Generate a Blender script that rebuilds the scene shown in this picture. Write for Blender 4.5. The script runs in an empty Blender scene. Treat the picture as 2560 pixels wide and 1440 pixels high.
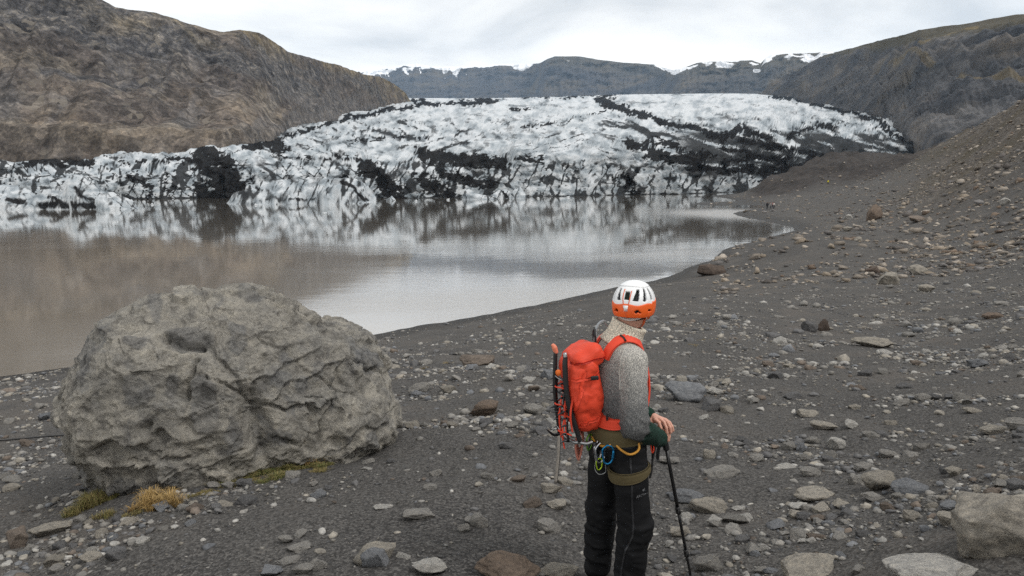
import bpy, math, random
import numpy as np
from mathutils import Vector

# ------------------------------------------------------------------ camera, world, sun, exposure
SC = bpy.context.scene
COL = SC.collection
F_PX, HOR, CAMZ = 1850.0, 436.0, 9.0           # focal length in photo pixels, horizon row, eye height over the lake
PITCH = math.atan((720 - HOR) / F_PX)
cam_d = bpy.data.cameras.new('camera')
cam_d.sensor_width = 36.0
cam_d.lens = 36.0 * F_PX / 2560.0
cam_d.clip_start = 0.05
cam_d.clip_end = 60000
cam = bpy.data.objects.new('camera', cam_d)
COL.objects.link(cam)
cam.location = (0, 0, CAMZ)
cam.rotation_euler = (math.pi / 2 - PITCH, 0, 0)
SC.camera = cam

SUN_EL, SUN_AZ = 52.0, 118.0                   # degrees; azimuth clockwise from the view direction
world = bpy.data.worlds.new('World')
SC.world = world
world.use_nodes = True
wn = world.node_tree
for n in list(wn.nodes):
    wn.nodes.remove(n)
def wnode(t, **kw):
    n = wn.nodes.new(t)
    for k, v in kw.items():
        setattr(n, k, v)
    return n
w_out = wnode('ShaderNodeOutputWorld'); w_bg = wnode('ShaderNodeBackground')
w_bg.inputs['Strength'].default_value = 0.1
w_sky = wnode('ShaderNodeTexSky', sky_type='NISHITA', sun_disc=False)
w_sky.sun_elevation = math.radians(SUN_EL)
w_sky.sun_rotation = math.radians(SUN_AZ)
w_sky.air_density = 1.0; w_sky.dust_density = 2.0
w_tc = wnode('ShaderNodeTexCoord')
w_map = wnode('ShaderNodeMapping'); w_map.inputs['Scale'].default_value = (1.3, 1.3, 4.2)
w_map.inputs['Location'].default_value = (0.35, 0.1, 0.3)
w_n1 = wnode('ShaderNodeTexNoise'); w_n1.inputs['Scale'].default_value = 2.3; w_n1.inputs['Detail'].default_value = 6
w_n1.inputs['Roughness'].default_value = 0.52; w_n1.inputs['Distortion'].default_value = 0.35
w_ramp = wnode('ShaderNodeValToRGB')
er = w_ramp.color_ramp
er.elements[0].position = 0.33; er.elements[0].color = (6.4, 6.45, 6.45, 1)
er.elements[1].position = 0.62; er.elements[1].color = (11.8, 11.4, 10.7, 1)
e = er.elements.new(0.48); e.color = (9.4, 9.2, 8.85, 1)
w_mix = wnode('ShaderNodeMix', data_type='RGBA'); w_mix.inputs[0].default_value = 0.93
L = wn.links.new
L(w_tc.outputs['Generated'], w_map.inputs['Vector']); L(w_map.outputs['Vector'], w_n1.inputs['Vector'])
L(w_n1.outputs['Fac'], w_ramp.inputs['Fac'])
L(w_sky.outputs['Color'], w_mix.inputs[6]); L(w_ramp.outputs['Color'], w_mix.inputs[7])
L(w_mix.outputs[2], w_bg.inputs['Color']); L(w_bg.outputs['Background'], w_out.inputs['Surface'])

sun_d = bpy.data.lights.new('sun', 'SUN')
sun_d.energy = 1.5
sun_d.angle = math.radians(16)
sun_d.color = (1.0, 0.965, 0.92)
sun = bpy.data.objects.new('sun', sun_d)
COL.objects.link(sun)
_el, _az = math.radians(SUN_EL), math.radians(SUN_AZ)
sun.rotation_euler = Vector((math.sin(_az) * math.cos(_el), math.cos(_az) * math.cos(_el), math.sin(_el))).to_track_quat('Z', 'Y').to_euler()
sun.location = (0, -20, 60)

SC.render.engine = 'CYCLES'
SC.cycles.use_denoising = False
SC.cycles.max_bounces = 6
SC.cycles.diffuse_bounces = 3
SC.cycles.glossy_bounces = 3
SC.cycles.volume_bounces = 1
SC.cycles.use_adaptive_sampling = False
SC.view_settings.view_transform = 'Standard'
SC.view_settings.look = 'None'
SC.view_settings.exposure = 0.25
SC.view_settings.gamma = 1.0
SC.view_settings.use_curve_mapping = False

# ------------------------------------------------------------------ helpers
cp_, sp_ = math.cos(PITCH), math.sin(PITCH)
def at(px, py, D):
    """Point at forward distance D (metres along +Y) that lies on the sight line of photo pixel (px, py)."""
    u = (np.asarray(px, float) - 1280) / F_PX; v = (720 - np.asarray(py, float)) / F_PX
    yy = cp_ + v * sp_; zz = -sp_ + v * cp_
    t = D / yy
    return np.stack(np.broadcast_arrays(u * t, np.asarray(D, float) + 0 * u, CAMZ + zz * t), -1)
def slope_of(py):
    v = (720 - np.asarray(py, float)) / F_PX
    return (-sp_ + v * cp_) / (cp_ + v * sp_)
def project(p):
    p = np.asarray(p, float)
    x, y, z = p[..., 0], p[..., 1], p[..., 2] - CAMZ
    fw = y * cp_ - z * sp_; up = y * sp_ + z * cp_
    return 1280 + F_PX * x / fw, 720 - F_PX * up / fw

_rs = np.random.RandomState(7)
_perm = np.concatenate([_rs.permutation(256)] * 2).astype(np.int32)
_g = _rs.normal(size=(256, 3)); _g /= np.linalg.norm(_g, axis=1)[:, None]
_gr = _g.astype(np.float32)
def perlin(p):
    p = np.asarray(p, np.float32)
    i = np.floor(p).astype(np.int32); f = p - i
    i &= 255
    w = f * f * f * (f * (f * 6 - 15) + 10)
    out = 0
    for dx in (0, 1):
        ax = _perm[(i[:, 0] + dx) & 255]; wx = w[:, 0] if dx else 1 - w[:, 0]
        for dy in (0, 1):
            ay = _perm[(ax + i[:, 1] + dy) & 255]; wy = w[:, 1] if dy else 1 - w[:, 1]
            for dz in (0, 1):
                g = _gr[_perm[(ay + i[:, 2] + dz) & 255]]
                d = g[:, 0] * (f[:, 0] - dx) + g[:, 1] * (f[:, 1] - dy) + g[:, 2] * (f[:, 2] - dz)
                out = out + d * wx * wy * (w[:, 2] if dz else 1 - w[:, 2])
    return out * 1.6
def fbm(p, o=4, g=0.5, l=2.03):
    p = np.asarray(p, np.float32); s = 0; a = 1.0
    for k in range(o):
        s = s + a * perlin(p + 17.3 * k); p = p * l; a *= g
    return s
def ridged(p, o=4, g=0.5, l=2.07):
    p = np.asarray(p, np.float32); s = 0; a = 1.0; n = 0
    for k in range(o):
        s = s + a * (1 - 2 * np.abs(perlin(p + 31.7 * k))); n += a; p = p * l; a *= g
    return s / n
def worley(p, seed=3):
    """F1, F2 and a random value of the nearest cell."""
    p = np.asarray(p, np.float32); i = np.floor(p).astype(np.int32); f = p - i
    n = len(p); f1 = np.full(n, 9., np.float32); f2 = np.full(n, 9., np.float32); cid = np.zeros(n, np.float32)
    for dx in (-1, 0, 1):
        for dy in (-1, 0, 1):
            for dz in (-1, 0, 1):
                h = _perm[(_perm[(_perm[(i[:, 0] + dx + seed) & 255] + i[:, 1] + dy) & 255] + i[:, 2] + dz) & 255]
                q = np.stack([dx + _perm[h + 1] / 256. - f[:, 0], dy + _perm[h + 57] / 256. - f[:, 1], dz + _perm[h + 113] / 256. - f[:, 2]], -1)
                d = np.sqrt((q * q).sum(-1)).astype(np.float32)
                c = d < f1
                f2 = np.where(c, f1, np.minimum(f2, d)); f1 = np.where(c, d, f1); cid = np.where(c, h / 256., cid)
    return f1, f2, cid
def sstep(a, b, x):
    t = np.clip((x - a) / (b - a), 0, 1)
    return t * t * (3 - 2 * t)
def rbf(P, val, Q, lin=True):
    """Thin plate interpolation."""
    P = np.asarray(P, float); val = np.asarray(val, float); n = len(P)
    def k(r2):
        return 0.5 * r2 * np.log(r2 + 1e-12)
    A = np.zeros((n + 3, n + 3))
    A[:n, :n] = k(((P[:, None] - P[None]) ** 2).sum(-1)) + 1e-6 * np.eye(n)
    A[:n, n] = 1; A[:n, n + 1:] = P; A[n, :n] = 1; A[n + 1:, :n] = P.T
    w = np.linalg.solve(A, np.concatenate([val, [0, 0, 0]]))
    def ev(Q):
        Q = np.asarray(Q, float); out = np.empty(len(Q))
        for s in range(0, len(Q), 40000):
            q = Q[s:s + 40000]
            out[s:s + 40000] = k(((q[:, None] - P[None]) ** 2).sum(-1)) @ w[:n] + w[n] + q @ w[n + 1:]
        return out
    return ev if Q is None else ev(Q)
def polydist(px, py, pts):
    """Distance of points to a polyline."""
    d = np.full(np.shape(px), 1e9)
    for (x0, y0), (x1, y1) in zip(pts[:-1], pts[1:]):
        vx, vy = x1 - x0, y1 - y0
        t = np.clip(((px - x0) * vx + (py - y0) * vy) / (vx * vx + vy * vy + 1e-9), 0, 1)
        d = np.minimum(d, np.hypot(px - x0 - t * vx, py - y0 - t * vy))
    return d

def mesh(name, V, faces, mat=None, smooth=True, attrs=None):
    """faces: one (n,3)/(n,4) array or a list of such."""
    V = np.ascontiguousarray(V, np.float32)
    fl = faces if isinstance(faces, (list, tuple)) else [faces]
    fl = [np.asarray(f, np.int32) for f in fl if len(f)]
    me = bpy.data.meshes.new(name)
    idx = np.concatenate([f.ravel() for f in fl]); cnt = np.concatenate([np.full(len(f), f.shape[1], np.int32) for f in fl])
    me.vertices.add(len(V)); me.vertices.foreach_set('co', V.ravel())
    me.loops.add(len(idx)); me.loops.foreach_set('vertex_index', idx)
    me.polygons.add(len(cnt)); me.polygons.foreach_set('loop_start', np.concatenate([[0], np.cumsum(cnt)[:-1]]).astype(np.int32))
    me.update(calc_edges=True)
    if smooth:
        me.polygons.foreach_set('use_smooth', np.ones(len(cnt), bool))
    for k, a in (attrs or {}).items():
        a = np.ascontiguousarray(a, np.float32)
        if a.ndim == 1:
            t = me.attributes.new(k, 'FLOAT', 'POINT'); t.data.foreach_set('value', a)
        else:
            if a.shape[1] == 3:
                a = np.concatenate([a, np.ones((len(a), 1), np.float32)], 1)
            t = me.attributes.new(k, 'FLOAT_COLOR', 'POINT'); t.data.foreach_set('color', a.ravel())
    if mat:
        me.materials.append(mat)
    return me
def obj(name, me, parent=None, loc=None, label=None, cat=None, group=None, kind=None):
    o = bpy.data.objects.new(name, me); COL.objects.link(o)
    if parent is not None: o.parent = parent
    if loc is not None: o.location = [float(c) for c in loc]
    if label: o['label'] = label
    if cat: o['category'] = cat
    if group: o['group'] = group
    if kind: o['kind'] = kind
    return o
def grid_faces(nr, nc, wrap=False):
    r = np.arange(nr - 1)[:, None]; c = np.arange(nc if wrap else nc - 1)[None]
    a = r * nc + c; b = r * nc + (c + 1) % nc
    return np.stack([a, b, b + nc, a + nc], -1).reshape(-1, 4)
def ico(sub):
    import bmesh
    bm = bmesh.new(); bmesh.ops.create_icosphere(bm, subdivisions=sub, radius=1)
    V = np.array([v.co[:] for v in bm.verts]); Fc = np.array([[v.index for v in f.verts] for f in bm.faces]); bm.free()
    return V, Fc

# ------------------------------------------------------------------ materials
class NT:
    def __init__(s, name, rough=0.9, spec=0.3):
        s.m = bpy.data.materials.new(name); s.m.use_nodes = True; s.t = s.m.node_tree
        s.b = s.t.nodes['Principled BSDF']; s.b.inputs['Roughness'].default_value = rough
        s.b.inputs['Specular IOR Level'].default_value = spec
        s.tc = None
    def n(s, t, **kw):
        nd = s.t.nodes.new(t)
        for k, v in kw.items(): setattr(nd, k, v)
        return nd
    def put(s, sock, v):
        if hasattr(v, 'is_linked') or isinstance(v, bpy.types.NodeSocket): s.t.links.new(v, sock)
        elif v is not None: sock.default_value = v
    def pos(s, kind='Object', scale=(1, 1, 1), rot=(0, 0, 0)):
        if not s.tc: s.tc = s.n('ShaderNodeTexCoord')
        mp = s.n('ShaderNodeMapping'); s.t.links.new(s.tc.outputs[kind], mp.inputs['Vector'])
        mp.inputs['Scale'].default_value = scale; mp.inputs['Rotation'].default_value = rot
        return mp.outputs[0]
    def noise(s, scale, detail=5, rough=0.55, dist=0.0, vec=None):
        nd = s.n('ShaderNodeTexNoise'); s.put(nd.inputs['Vector'], vec if vec is not None else s.pos())
        nd.inputs['Scale'].default_value = scale; nd.inputs['Detail'].default_value = detail
        nd.inputs['Roughness'].default_value = rough; nd.inputs['Distortion'].default_value = dist
        return nd.outputs['Fac']
    def vor(s, scale, feature='F1', out='Distance', vec=None, rnd=1.0):
        nd = s.n('ShaderNodeTexVoronoi', feature=feature); s.put(nd.inputs['Vector'], vec if vec is not None else s.pos())
        nd.inputs['Scale'].default_value = scale; nd.inputs['Randomness'].default_value = rnd
        return nd.outputs[out]
    def math(s, op, a, b=None, c=None, clamp=False):
        nd = s.n('ShaderNodeMath', operation=op, use_clamp=clamp)
        s.put(nd.inputs[0], a)
        if b is not None: s.put(nd.inputs[1], b)
        if c is not None: s.put(nd.inputs[2], c)
        return nd.outputs[0]
    def rng(s, v, a, b, c=0.0, d=1.0, smooth=False):
        nd = s.n('ShaderNodeMapRange'); nd.clamp = True
        if smooth: nd.interpolation_type = 'SMOOTHSTEP'
        s.put(nd.inputs[0], v)
        for k, x in zip((1, 2, 3, 4), (a, b, c, d)): s.put(nd.inputs[k], x)
        return nd.outputs[0]
    def mix(s, fac, a, b, blend='MIX'):
        nd = s.n('ShaderNodeMix', data_type='RGBA', blend_type=blend)
        s.put(nd.inputs[0], fac)
        for sk, v in ((6, a), (7, b)):
            if isinstance(v, tuple) and len(v) == 3: v = v + (1,)
            s.put(nd.inputs[sk], v)
        return nd.outputs[2]
    def ramp(s, fac, *stops):
        nd = s.n('ShaderNodeValToRGB'); s.put(nd.inputs[0], fac); cr = nd.color_ramp
        while len(cr.elements) < len(stops): cr.elements.new(0.5)
        for e_, (p, c) in zip(cr.elements, stops):
            e_.position = p; e_.color = tuple(c) + (1,)
        return nd.outputs[0]
    def attr(s, name, out='Fac'):
        nd = s.n('ShaderNodeAttribute', attribute_name=name); return nd.outputs[out]
    def ocol(s):
        return s.n('ShaderNodeObjectInfo').outputs['Color']
    def bump(s, h, strength=0.5, dist=0.02, prev=None):
        nd = s.n('ShaderNodeBump'); s.put(nd.inputs['Strength'], strength); nd.inputs['Distance'].default_value = dist
        s.put(nd.inputs['Height'], h)
        if prev is not None: s.t.links.new(prev, nd.inputs['Normal'])
        return nd.outputs[0]
    def done(s, col=None, nrm=None, rough=None, metal=None):
        if col is not None:
            if isinstance(col, tuple) and len(col) == 3: col = col + (1,)
            s.put(s.b.inputs['Base Color'], col)
        if nrm is not None: s.put(s.b.inputs['Normal'], nrm)
        if rough is not None: s.put(s.b.inputs['Roughness'], rough)
        if metal is not None: s.put(s.b.inputs['Metallic'], metal)
        return s.m
def plain(name, col, rough=0.6, metal=0.0, spec=0.4, var=0.15, scale=40, bump=0.0):
    k = NT(name, rough, spec)
    nz = k.noise(scale, 3)
    c = k.mix(nz, tuple(x * (1 - var) for x in col), tuple(min(1, x * (1 + var)) for x in col))
    return k.done(c, k.bump(nz, bump, 0.003) if bump else None, None, metal)
# ------------------------------------------------------------------ the bank: dark gravel beach and scree slope
def Z(py, D):
    return CAMZ + float(slope_of(py)) * D
SHORE = [(-1200, 990), (-400, 955), (0, 938), (160, 915), (500, 880), (905, 838), (1000, 822), (1100, 806), (1200, 790), (1300, 770), (1400, 750),
         (1500, 727), (1580, 712), (1640, 703), (1740, 684), (1765, 665), (1800, 650), (1850, 621), (1900, 598), (1985, 576),
         (1960, 563), (1900, 551), (1845, 540), (1832, 533), (1880, 523), (1907, 515)]
BK = []                                            # (photo column, forward distance, height over the lake)
def shoreD(py): return CAMZ / -float(slope_of(py))
for px, py in SHORE: BK.append((px, shoreD(py), 0.0))
for px, py in [(-400, 955), (0, 938), (500, 880), (905, 838), (1100, 806), (1300, 770), (1500, 727), (1640, 703)]:
    BK.append((px, shoreD(py) * 1.3, -1.3)); BK.append((px, shoreD(py) * 0.86, 0.75))
BK += [(1730, shoreD(640), -0.7), (1790, shoreD(605), -0.9), (1860, shoreD(575), -0.7), (1780, shoreD(530), -0.5), (1862, shoreD(519), -0.30), (1800, shoreD(522), -0.5), (1900, shoreD(541), 0.35), (1872, shoreD(535), 0.25), (1940, shoreD(527), 0.6), (1960, shoreD(550), 0.45),
       (1800, shoreD(513.5), 0.10), (1740, shoreD(511), 0.05), (1650, shoreD(512), -0.8), (1760, shoreD(503), -0.12), (1690, shoreD(500), -0.8),
       (1830, shoreD(495), 0.35), (1760, shoreD(488), -0.1), (1650, shoreD(484), -1.2), (1930, shoreD(509), 0.7), (1890, shoreD(500), 0.6)]
for px, D, z in [(-1200, 1.5, 6.9), (1280, 1.5, 7.25), (3800, 1.5, 7.5), (-1200, 0.85, 7.1), (1280, 0.85, 7.35), (2600, 0.85, 7.45), (3800, 0.85, 7.5), (2600, 1.6, 7.4), (-400, 3, 6.5), (600, 3, 6.78), (1280, 3, 6.86), (2000, 3, 7.05), (2800, 3.2, 7.4),
                 (300, 4.6, 6.46), (1545, 3.95, 6.62), (2200, 4, 6.9), (2900, 4, 7.35), (-300, 6.5, 5.8), (300, 6.4, 6.14), (1000, 7.5, 6.22),
                 (1388, 5.75, 6.55), (-300, 10, 5.0), (300, 10, 5.25), (2900, 11, 6.5), (0, 18, 3.6), (2900, 20, 6.2), (2900, 35, 7.5),
                 (600, 100, -4), (1280, 100, -4), (1280, 250, -5), (300, 70, -3), (-300, 70, -3), (-1200, 70, -3), (1600, 200, -2.5), (-1200, 20, 3.6),
                 (3800, 4, 7.9), (3800, 11, 9), (3800, 35, 14), (3800, 100, 50)]:
    BK.append((px, D, z))
for px, py, D in [(2300, 1130, 6.5), (1100, 1010, 10), (1700, 960, 11), (2300, 950, 11), (1000, 900, 18), (1700, 840, 18), (2300, 830, 20), (1700, 760, 30),
                  (2300, 740, 32), (2560, 680, 35), (1900, 720, 45), (2100, 640, 60), (2100, 700, 42), (2300, 600, 70), (2560, 560, 58), (2560, 450, 80),
                  (2560, 350, 115), (2560, 235, 180), (2900, 60, 150), (2100, 562, 110), (2250, 522, 120), (2400, 470, 120), (2400, 402, 175), (2440, 312, 240),
                  (2300, 396, 290), (2300, 440, 200), (2200, 470, 200), (2100, 492, 190), (2000, 511, 190), (1990, 482, 260), (2100, 458, 270), (1900, 472, 305),
                  (2110, 392, 350), (2010, 425, 330), (2200, 424, 320), (1880, 478, 330), (2110, 430, 450), (2300, 420, 420), (2560, 300, 300), (2000, 460, 420)]:
    BK.append((px, D, Z(py, D)))
BK = np.array(BK)
_bank = rbf(np.stack([BK[:, 0] / 900, np.log(BK[:, 1])], -1), BK[:, 2], None)
def bank_z(X, Y, fine=True):
    X = np.asarray(X, float).ravel(); Y = np.maximum(np.asarray(Y, float).ravel(), 0.8)
    z = _bank(np.stack([np.clip((1280 + F_PX * X / Y), -1500, 4100) / 900, np.log(Y)], -1))
    wet = sstep(-0.2, 0.9, z)
    p = np.stack([X, Y, 0 * X], -1)
    far = sstep(20, 120, Y)
    z = z + wet * (0.10 * fbm(p * 0.35, 3) * sstep(6, 14, Y) + 0.045 * fbm(p * 1.1 + 5, 3) + far * 0.6 * fbm(p * 0.05 + 9, 3) * sstep(0.3, 2.5, z))
    z = z + (1 - wet) * 0.05 * fbm(p * 0.3 + 3, 3)
    # low dunes of black sand on the middle beach and steps left by the falling lake
    pxx = 1280 + F_PX * X / Y
    z = z + 1.5 * np.exp(-((X - 25) / 7) ** 2 - ((Y - 66) / 7) ** 2) + 0.9 * np.exp(-((X - 33) / 8) ** 2 - ((Y - 84) / 9) ** 2) + 0.45 * np.exp(-((X - 13) / 6) ** 2 - ((Y - 44) / 3) ** 2)
    rub = sstep(240, 300, Y) * sstep(1840, 1930, pxx)
    z = z + rub * (6.5 * ridged(p * 0.028 + 2, 4) + 2.2 * ridged(p * 0.075 + 5, 3) - 2.5)
    scree = sstep(55, 100, Y) * sstep(2230, 2420, pxx)
    z = z + scree * 1.7 * ridged(np.stack([X * 0.07 + Y * 0.05, Y * 0.035 - X * 0.02, 0 * X], -1), 4)
    if fine:
        z = z + wet * (0.012 * fbm(p * 5.0, 3) + 0.006 * perlin(p * 17)) * (1 - 0.6 * far)
    return z
_cx = np.concatenate([np.linspace(-1500, -80, 45)[:-1], np.linspace(-80, 2640, 470), np.linspace(2640, 4100, 45)[1:]])
_rows = np.exp(np.concatenate([np.linspace(math.log(1.0), math.log(2.6), 25)[:-1], np.linspace(math.log(2.6), math.log(480), 400)]))
GX = ((_cx[None] - 1280) / F_PX * _rows[:, None]).ravel(); GY = np.repeat(_rows, len(_cx))
GZ = bank_z(GX, GY)
bf = grid_faces(len(_rows), len(_cx))
keep = (GZ[bf].max(1) > -1.2)
bf = bf[keep]
used = np.unique(bf); remap = np.full(len(GX), -1); remap[used] = np.arange(len(used)); bf = remap[bf]
BV = np.stack([GX, GY, GZ], -1)[used]
_bpx = 1280 + F_PX * BV[:, 0] / BV[:, 1]
_brn = sstep(60, 130, BV[:, 1]) * sstep(2150, 2420, _bpx + 40 * fbm(BV * 0.05, 2)) + 0.30 * sstep(250, 300, BV[:, 1]) * sstep(1850, 1950, _bpx)
_wetb = 1 - sstep(0.06, 0.65, BV[:, 2] + 0.12 * fbm(BV * 0.6, 2))

k = NT('gravel', 0.92, 0.08)
base = k.ramp(k.noise(0.55, 5, 0.6), (0.3, (0.046, 0.045, 0.045)), (0.52, (0.066, 0.064, 0.062)), (0.7, (0.090, 0.082, 0.075)))
fine = k.ramp(k.noise(28, 4, 0.7), (0.32, (0.5, 0.5, 0.5)), (0.5, (1, 1, 1)), (0.68, (1.7, 1.67, 1.62)))
col = k.mix(1.0, base, fine, 'MULTIPLY')
peb = k.vor(75, out='Color'); sepx = k.n('ShaderNodeSeparateColor'); k.t.links.new(peb, sepx.inputs[0])
col = k.mix(k.rng(sepx.outputs[0], 0.52, 0.98, 0, 0.8), col, (0.150, 0.145, 0.138))
scree_c = k.ramp(k.noise(0.8, 9, 0.85), (0.34, (0.034, 0.031, 0.029)), (0.5, (0.088, 0.077, 0.066)), (0.64, (0.21, 0.19, 0.168)))
grassy = k.mix(k.rng(k.noise(0.045, 4), 0.47, 0.6), scree_c, (0.082, 0.071, 0.053))
col = k.mix(k.attr('brown'), col, grassy)
col = k.mix(k.math('MULTIPLY', k.attr('moraine'), 0.85), col, k.ramp(k.noise(0.25, 7, 0.75), (0.35, (0.020, 0.019, 0.020)), (0.65, (0.064, 0.056, 0.052))))
col = k.mix(k.math('MULTIPLY', k.attr('wet'), 0.8), col, (0.016, 0.015, 0.014))
rg = k.rng(k.attr('wet'), 0, 1, 0.92, 0.55)
nb = k.bump(k.vor(75), 0.6, 0.008)
nb = k.bump(k.noise(22, 6, 0.8), 0.7, 0.02, nb)
nb = k.bump(k.noise(3.0, 8, 0.7), 0.6, 0.06, nb)
M_GRAVEL = k.done(col, nb, rg)
_mor = sstep(235, 285, BV[:, 1]) * sstep(1840, 1900, _bpx) * sstep(2330, 2240, _bpx + 30 * fbm(BV * 0.04, 2))
obj('ground', mesh('ground', BV, bf, M_GRAVEL, attrs={'brown': np.clip(_brn, 0, 1), 'wet': _wetb, 'moraine': _mor}), kind='structure', label='dark gravel and black sand bank sloping to the lake')

# ------------------------------------------------------------------ the lake
k = NT('lake_water', 0.035, 0.5)
k.b.inputs['IOR'].default_value = 1.4
geo = k.n('ShaderNodeNewGeometry')
mp = k.n('ShaderNodeMapping'); k.t.links.new(geo.outputs['Position'], mp.inputs['Vector'])
silt = k.noise(0.02, 4, 0.5, 0.4, mp.outputs[0])
wc = k.ramp(silt, (0.3, (0.205, 0.180, 0.146)), (0.7, (0.232, 0.206, 0.170)))
patch = k.rng(k.noise(0.022, 3, 0.5, 0.8, k.pos('Object', (1, 0.55, 1))), 0.46, 0.60, 0.06, 1.0, True)
wv = k.noise(2.2, 3, 0.55, 0.0, k.pos('Object', (0.8, 1.5, 1)))
wv2 = k.noise(0.35, 2, 0.5, 0.0, k.pos('Object', (0.7, 1.6, 1)))
b1 = k.bump(wv2, 0.11, 0.05)
b2 = k.bump(wv, k.math('ADD', k.math('MULTIPLY', patch, 0.10), k.math('MULTIPLY', k.attr('ripple'), 0.18)), 0.03, b1)
k.b.inputs['Coat Weight'].default_value = 0.9; k.b.inputs['Coat IOR'].default_value = 1.5; k.b.inputs['Coat Roughness'].default_value = 0.035
k.t.links.new(b2, k.b.inputs['Coat Normal'])
rw = k.rng(k.math('ADD', k.attr('ripple'), k.math('MULTIPLY', patch, 0.12)), 0.0, 1.8, 0.045, 0.27)
k.t.links.new(rw, k.b.inputs['Coat Roughness'])
M_WATER = k.done(wc, b2, rw)
wx = np.linspace(-700, 260, 130); wy = np.linspace(8, 420, 130)
WV = np.stack([np.tile(wx, len(wy)), np.repeat(wy, len(wx)), np.zeros(len(wx) * len(wy))], -1)
_rn = fbm(WV * np.array([0.03, 0.05, 0]) + 3, 3)
_rip = np.exp(-((WV[:, 0] - 52) / 17) ** 2 - ((WV[:, 1] - 172) / 26) ** 2) * 2.2 + 0.75 * sstep(-0.25, 0.35, _rn + 0.5 - np.abs(WV[:, 1] - 62) / 26) * sstep(-22, -4, WV[:, 0]) + 0.5 * sstep(0.1, 0.5, _rn) * sstep(120, 60, WV[:, 1])
obj('lake_water', mesh('lake_water', WV, grid_faces(len(wy), len(wx)), M_WATER, attrs={'ripple': np.clip(_rip, 0, 1.8)}), kind='structure', label='still silty brown lake mirroring the ice and sky')

# ------------------------------------------------------------------ mountains
def interp(pts, x):
    a = np.array(pts, float)
    return np.interp(x, a[:, 0], a[:, 1])
def interp_s(pts, x):
    """Smoothed piecewise interpolation."""
    return (interp(pts, x - 6) + 2 * interp(pts, x) + interp(pts, x + 6)) / 4
def mountain(name, crest, foot, cD, fD, x0, x1, nc, nr, disp, mat, curve=0.9, back=700, label=None, cut=0.12, ycurve=1.0):
    """A flank from its foot to its skyline and the slope down behind it."""
    px = np.linspace(x0, x1, nc)
    yc, yf = interp(crest, px), interp_s(foot, px); dc, df = interp_s(cD, px), interp_s(fD, px)
    t = np.linspace(-cut, 1, nr)[:, None]
    tt = np.clip(t, 0, 1)
    D = df + (dc - df) * np.where(t > 0, tt ** curve, 0)
    y = yf + (yc - yf) * np.where(t > 0, tt ** ycurve, t)
    P = at(np.broadcast_to(px, D.shape), y, D)
    nb_ = 10                                        # the far side
    tb = np.linspace(0, 1, nb_ + 1)[1:, None]
    c = P[-1][None]
    dirv = c[0][:, :2] / np.linalg.norm(c[0][:, :2], axis=1)[:, None]
    B = np.empty((nb_, nc, 3)); B[..., :2] = c[..., :2] + dirv * (tb * back)[..., None]; B[..., 2] = c[..., 2] * (1 - 1.0 * tb ** 1.6) - 20 * tb
    V = np.concatenate([P, B]).reshape(-1, 3)
    T = np.concatenate([np.broadcast_to(t, D.shape), np.broadcast_to(1 + tb, (nb_, nc))]).ravel()
    S = np.tile(px, nr + nb_)
    dv, extra = disp(V, T, S)
    # outward direction of the flank
    V2 = V + dv
    at_ = {'t': np.clip(T, -1, 2), 's': S / 2560}; at_.update(extra)
    return obj(name, mesh(name, V2, grid_faces(nr + nb_, nc), mat, attrs=at_), kind='structure', label=label)

def out_dir(V, side=0.0):
    d = -V.copy(); d[:, 2] = 0; d /= np.linalg.norm(d, axis=1)[:, None]
    o = d * 0.62; o[:, 2] = 0.78
    return o

# left mountain: brown talus over rock bands
k = NT('brown_mountain_rock', 0.95, 0.15)
n1 = k.noise(0.012, 8, 0.62, 0.5, k.pos('Object', (1, 1, 1.5)))
n2 = k.noise(0.16, 9, 0.82, 0.0, k.pos('Object', (1, 0.6, 1.0)))
n3 = k.noise(0.7, 6, 0.85, 0.0, k.pos('Object', (1, 0.6, 1.0)))
tal = k.ramp(n1, (0.34, (0.050, 0.043, 0.041)), (0.48, (0.074, 0.063, 0.056)), (0.58, (0.096, 0.080, 0.067)), (0.68, (0.128, 0.107, 0.086)))
rk = k.ramp(n2, (0.36, (0.022, 0.024, 0.029)), (0.5, (0.052, 0.054, 0.059)), (0.64, (0.105, 0.099, 0.092)))
col = k.mix(k.math('MULTIPLY', k.attr('rock'), 0.8), tal, rk)
col = k.mix(k.math('MULTIPLY', k.attr('scr'), 0.7), col, k.mix(n2, (0.066, 0.066, 0.071), (0.112, 0.106, 0.101)))
col = k.mix(k.math('MULTIPLY', k.attr('ledge'), 0.7), col, k.ramp(n2, (0.35, (0.085, 0.075, 0.064)), (0.6, (0.185, 0.160, 0.128))))
och = k.math('MULTIPLY', k.attr('top'), k.rng(k.noise(0.03, 6, 0.65), 0.42, 0.58))
col = k.mix(k.math('MULTIPLY', och, 0.5), col, k.mix(n2, (0.13, 0.105, 0.055), (0.24, 0.185, 0.095)))
col = k.mix(1.0, col, k.ramp(n2, (0.36, (0.58, 0.58, 0.60)), (0.5, (1, 1, 1)), (0.64, (1.55, 1.51, 1.44))), 'MULTIPLY')
col = k.mix(1.0, col, k.ramp(n3, (0.34, (0.6, 0.6, 0.6)), (0.5, (1, 1, 1)), (0.66, (1.6, 1.56, 1.5))), 'MULTIPLY')
vd = k.n('ShaderNodeSeparateColor'); k.t.links.new(k.vor(0.30, out='Color'), vd.inputs[0])
vc = k.n('ShaderNodeSeparateColor'); k.t.links.new(k.vor(0.11, out='Color'), vc.inputs[0])
vmul = k.math('MULTIPLY', k.rng(vc.outputs[0], 0, 1, 0.74, 1.3), k.rng(vd.outputs[1], 0.0, 1, 0.72, 1.34))
cm = k.n('ShaderNodeCombineColor'); [k.t.links.new(vmul, cm.inputs[i]) for i in range(3)]
col = k.mix(1.0, col, cm.outputs[0], 'MULTIPLY')
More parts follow.
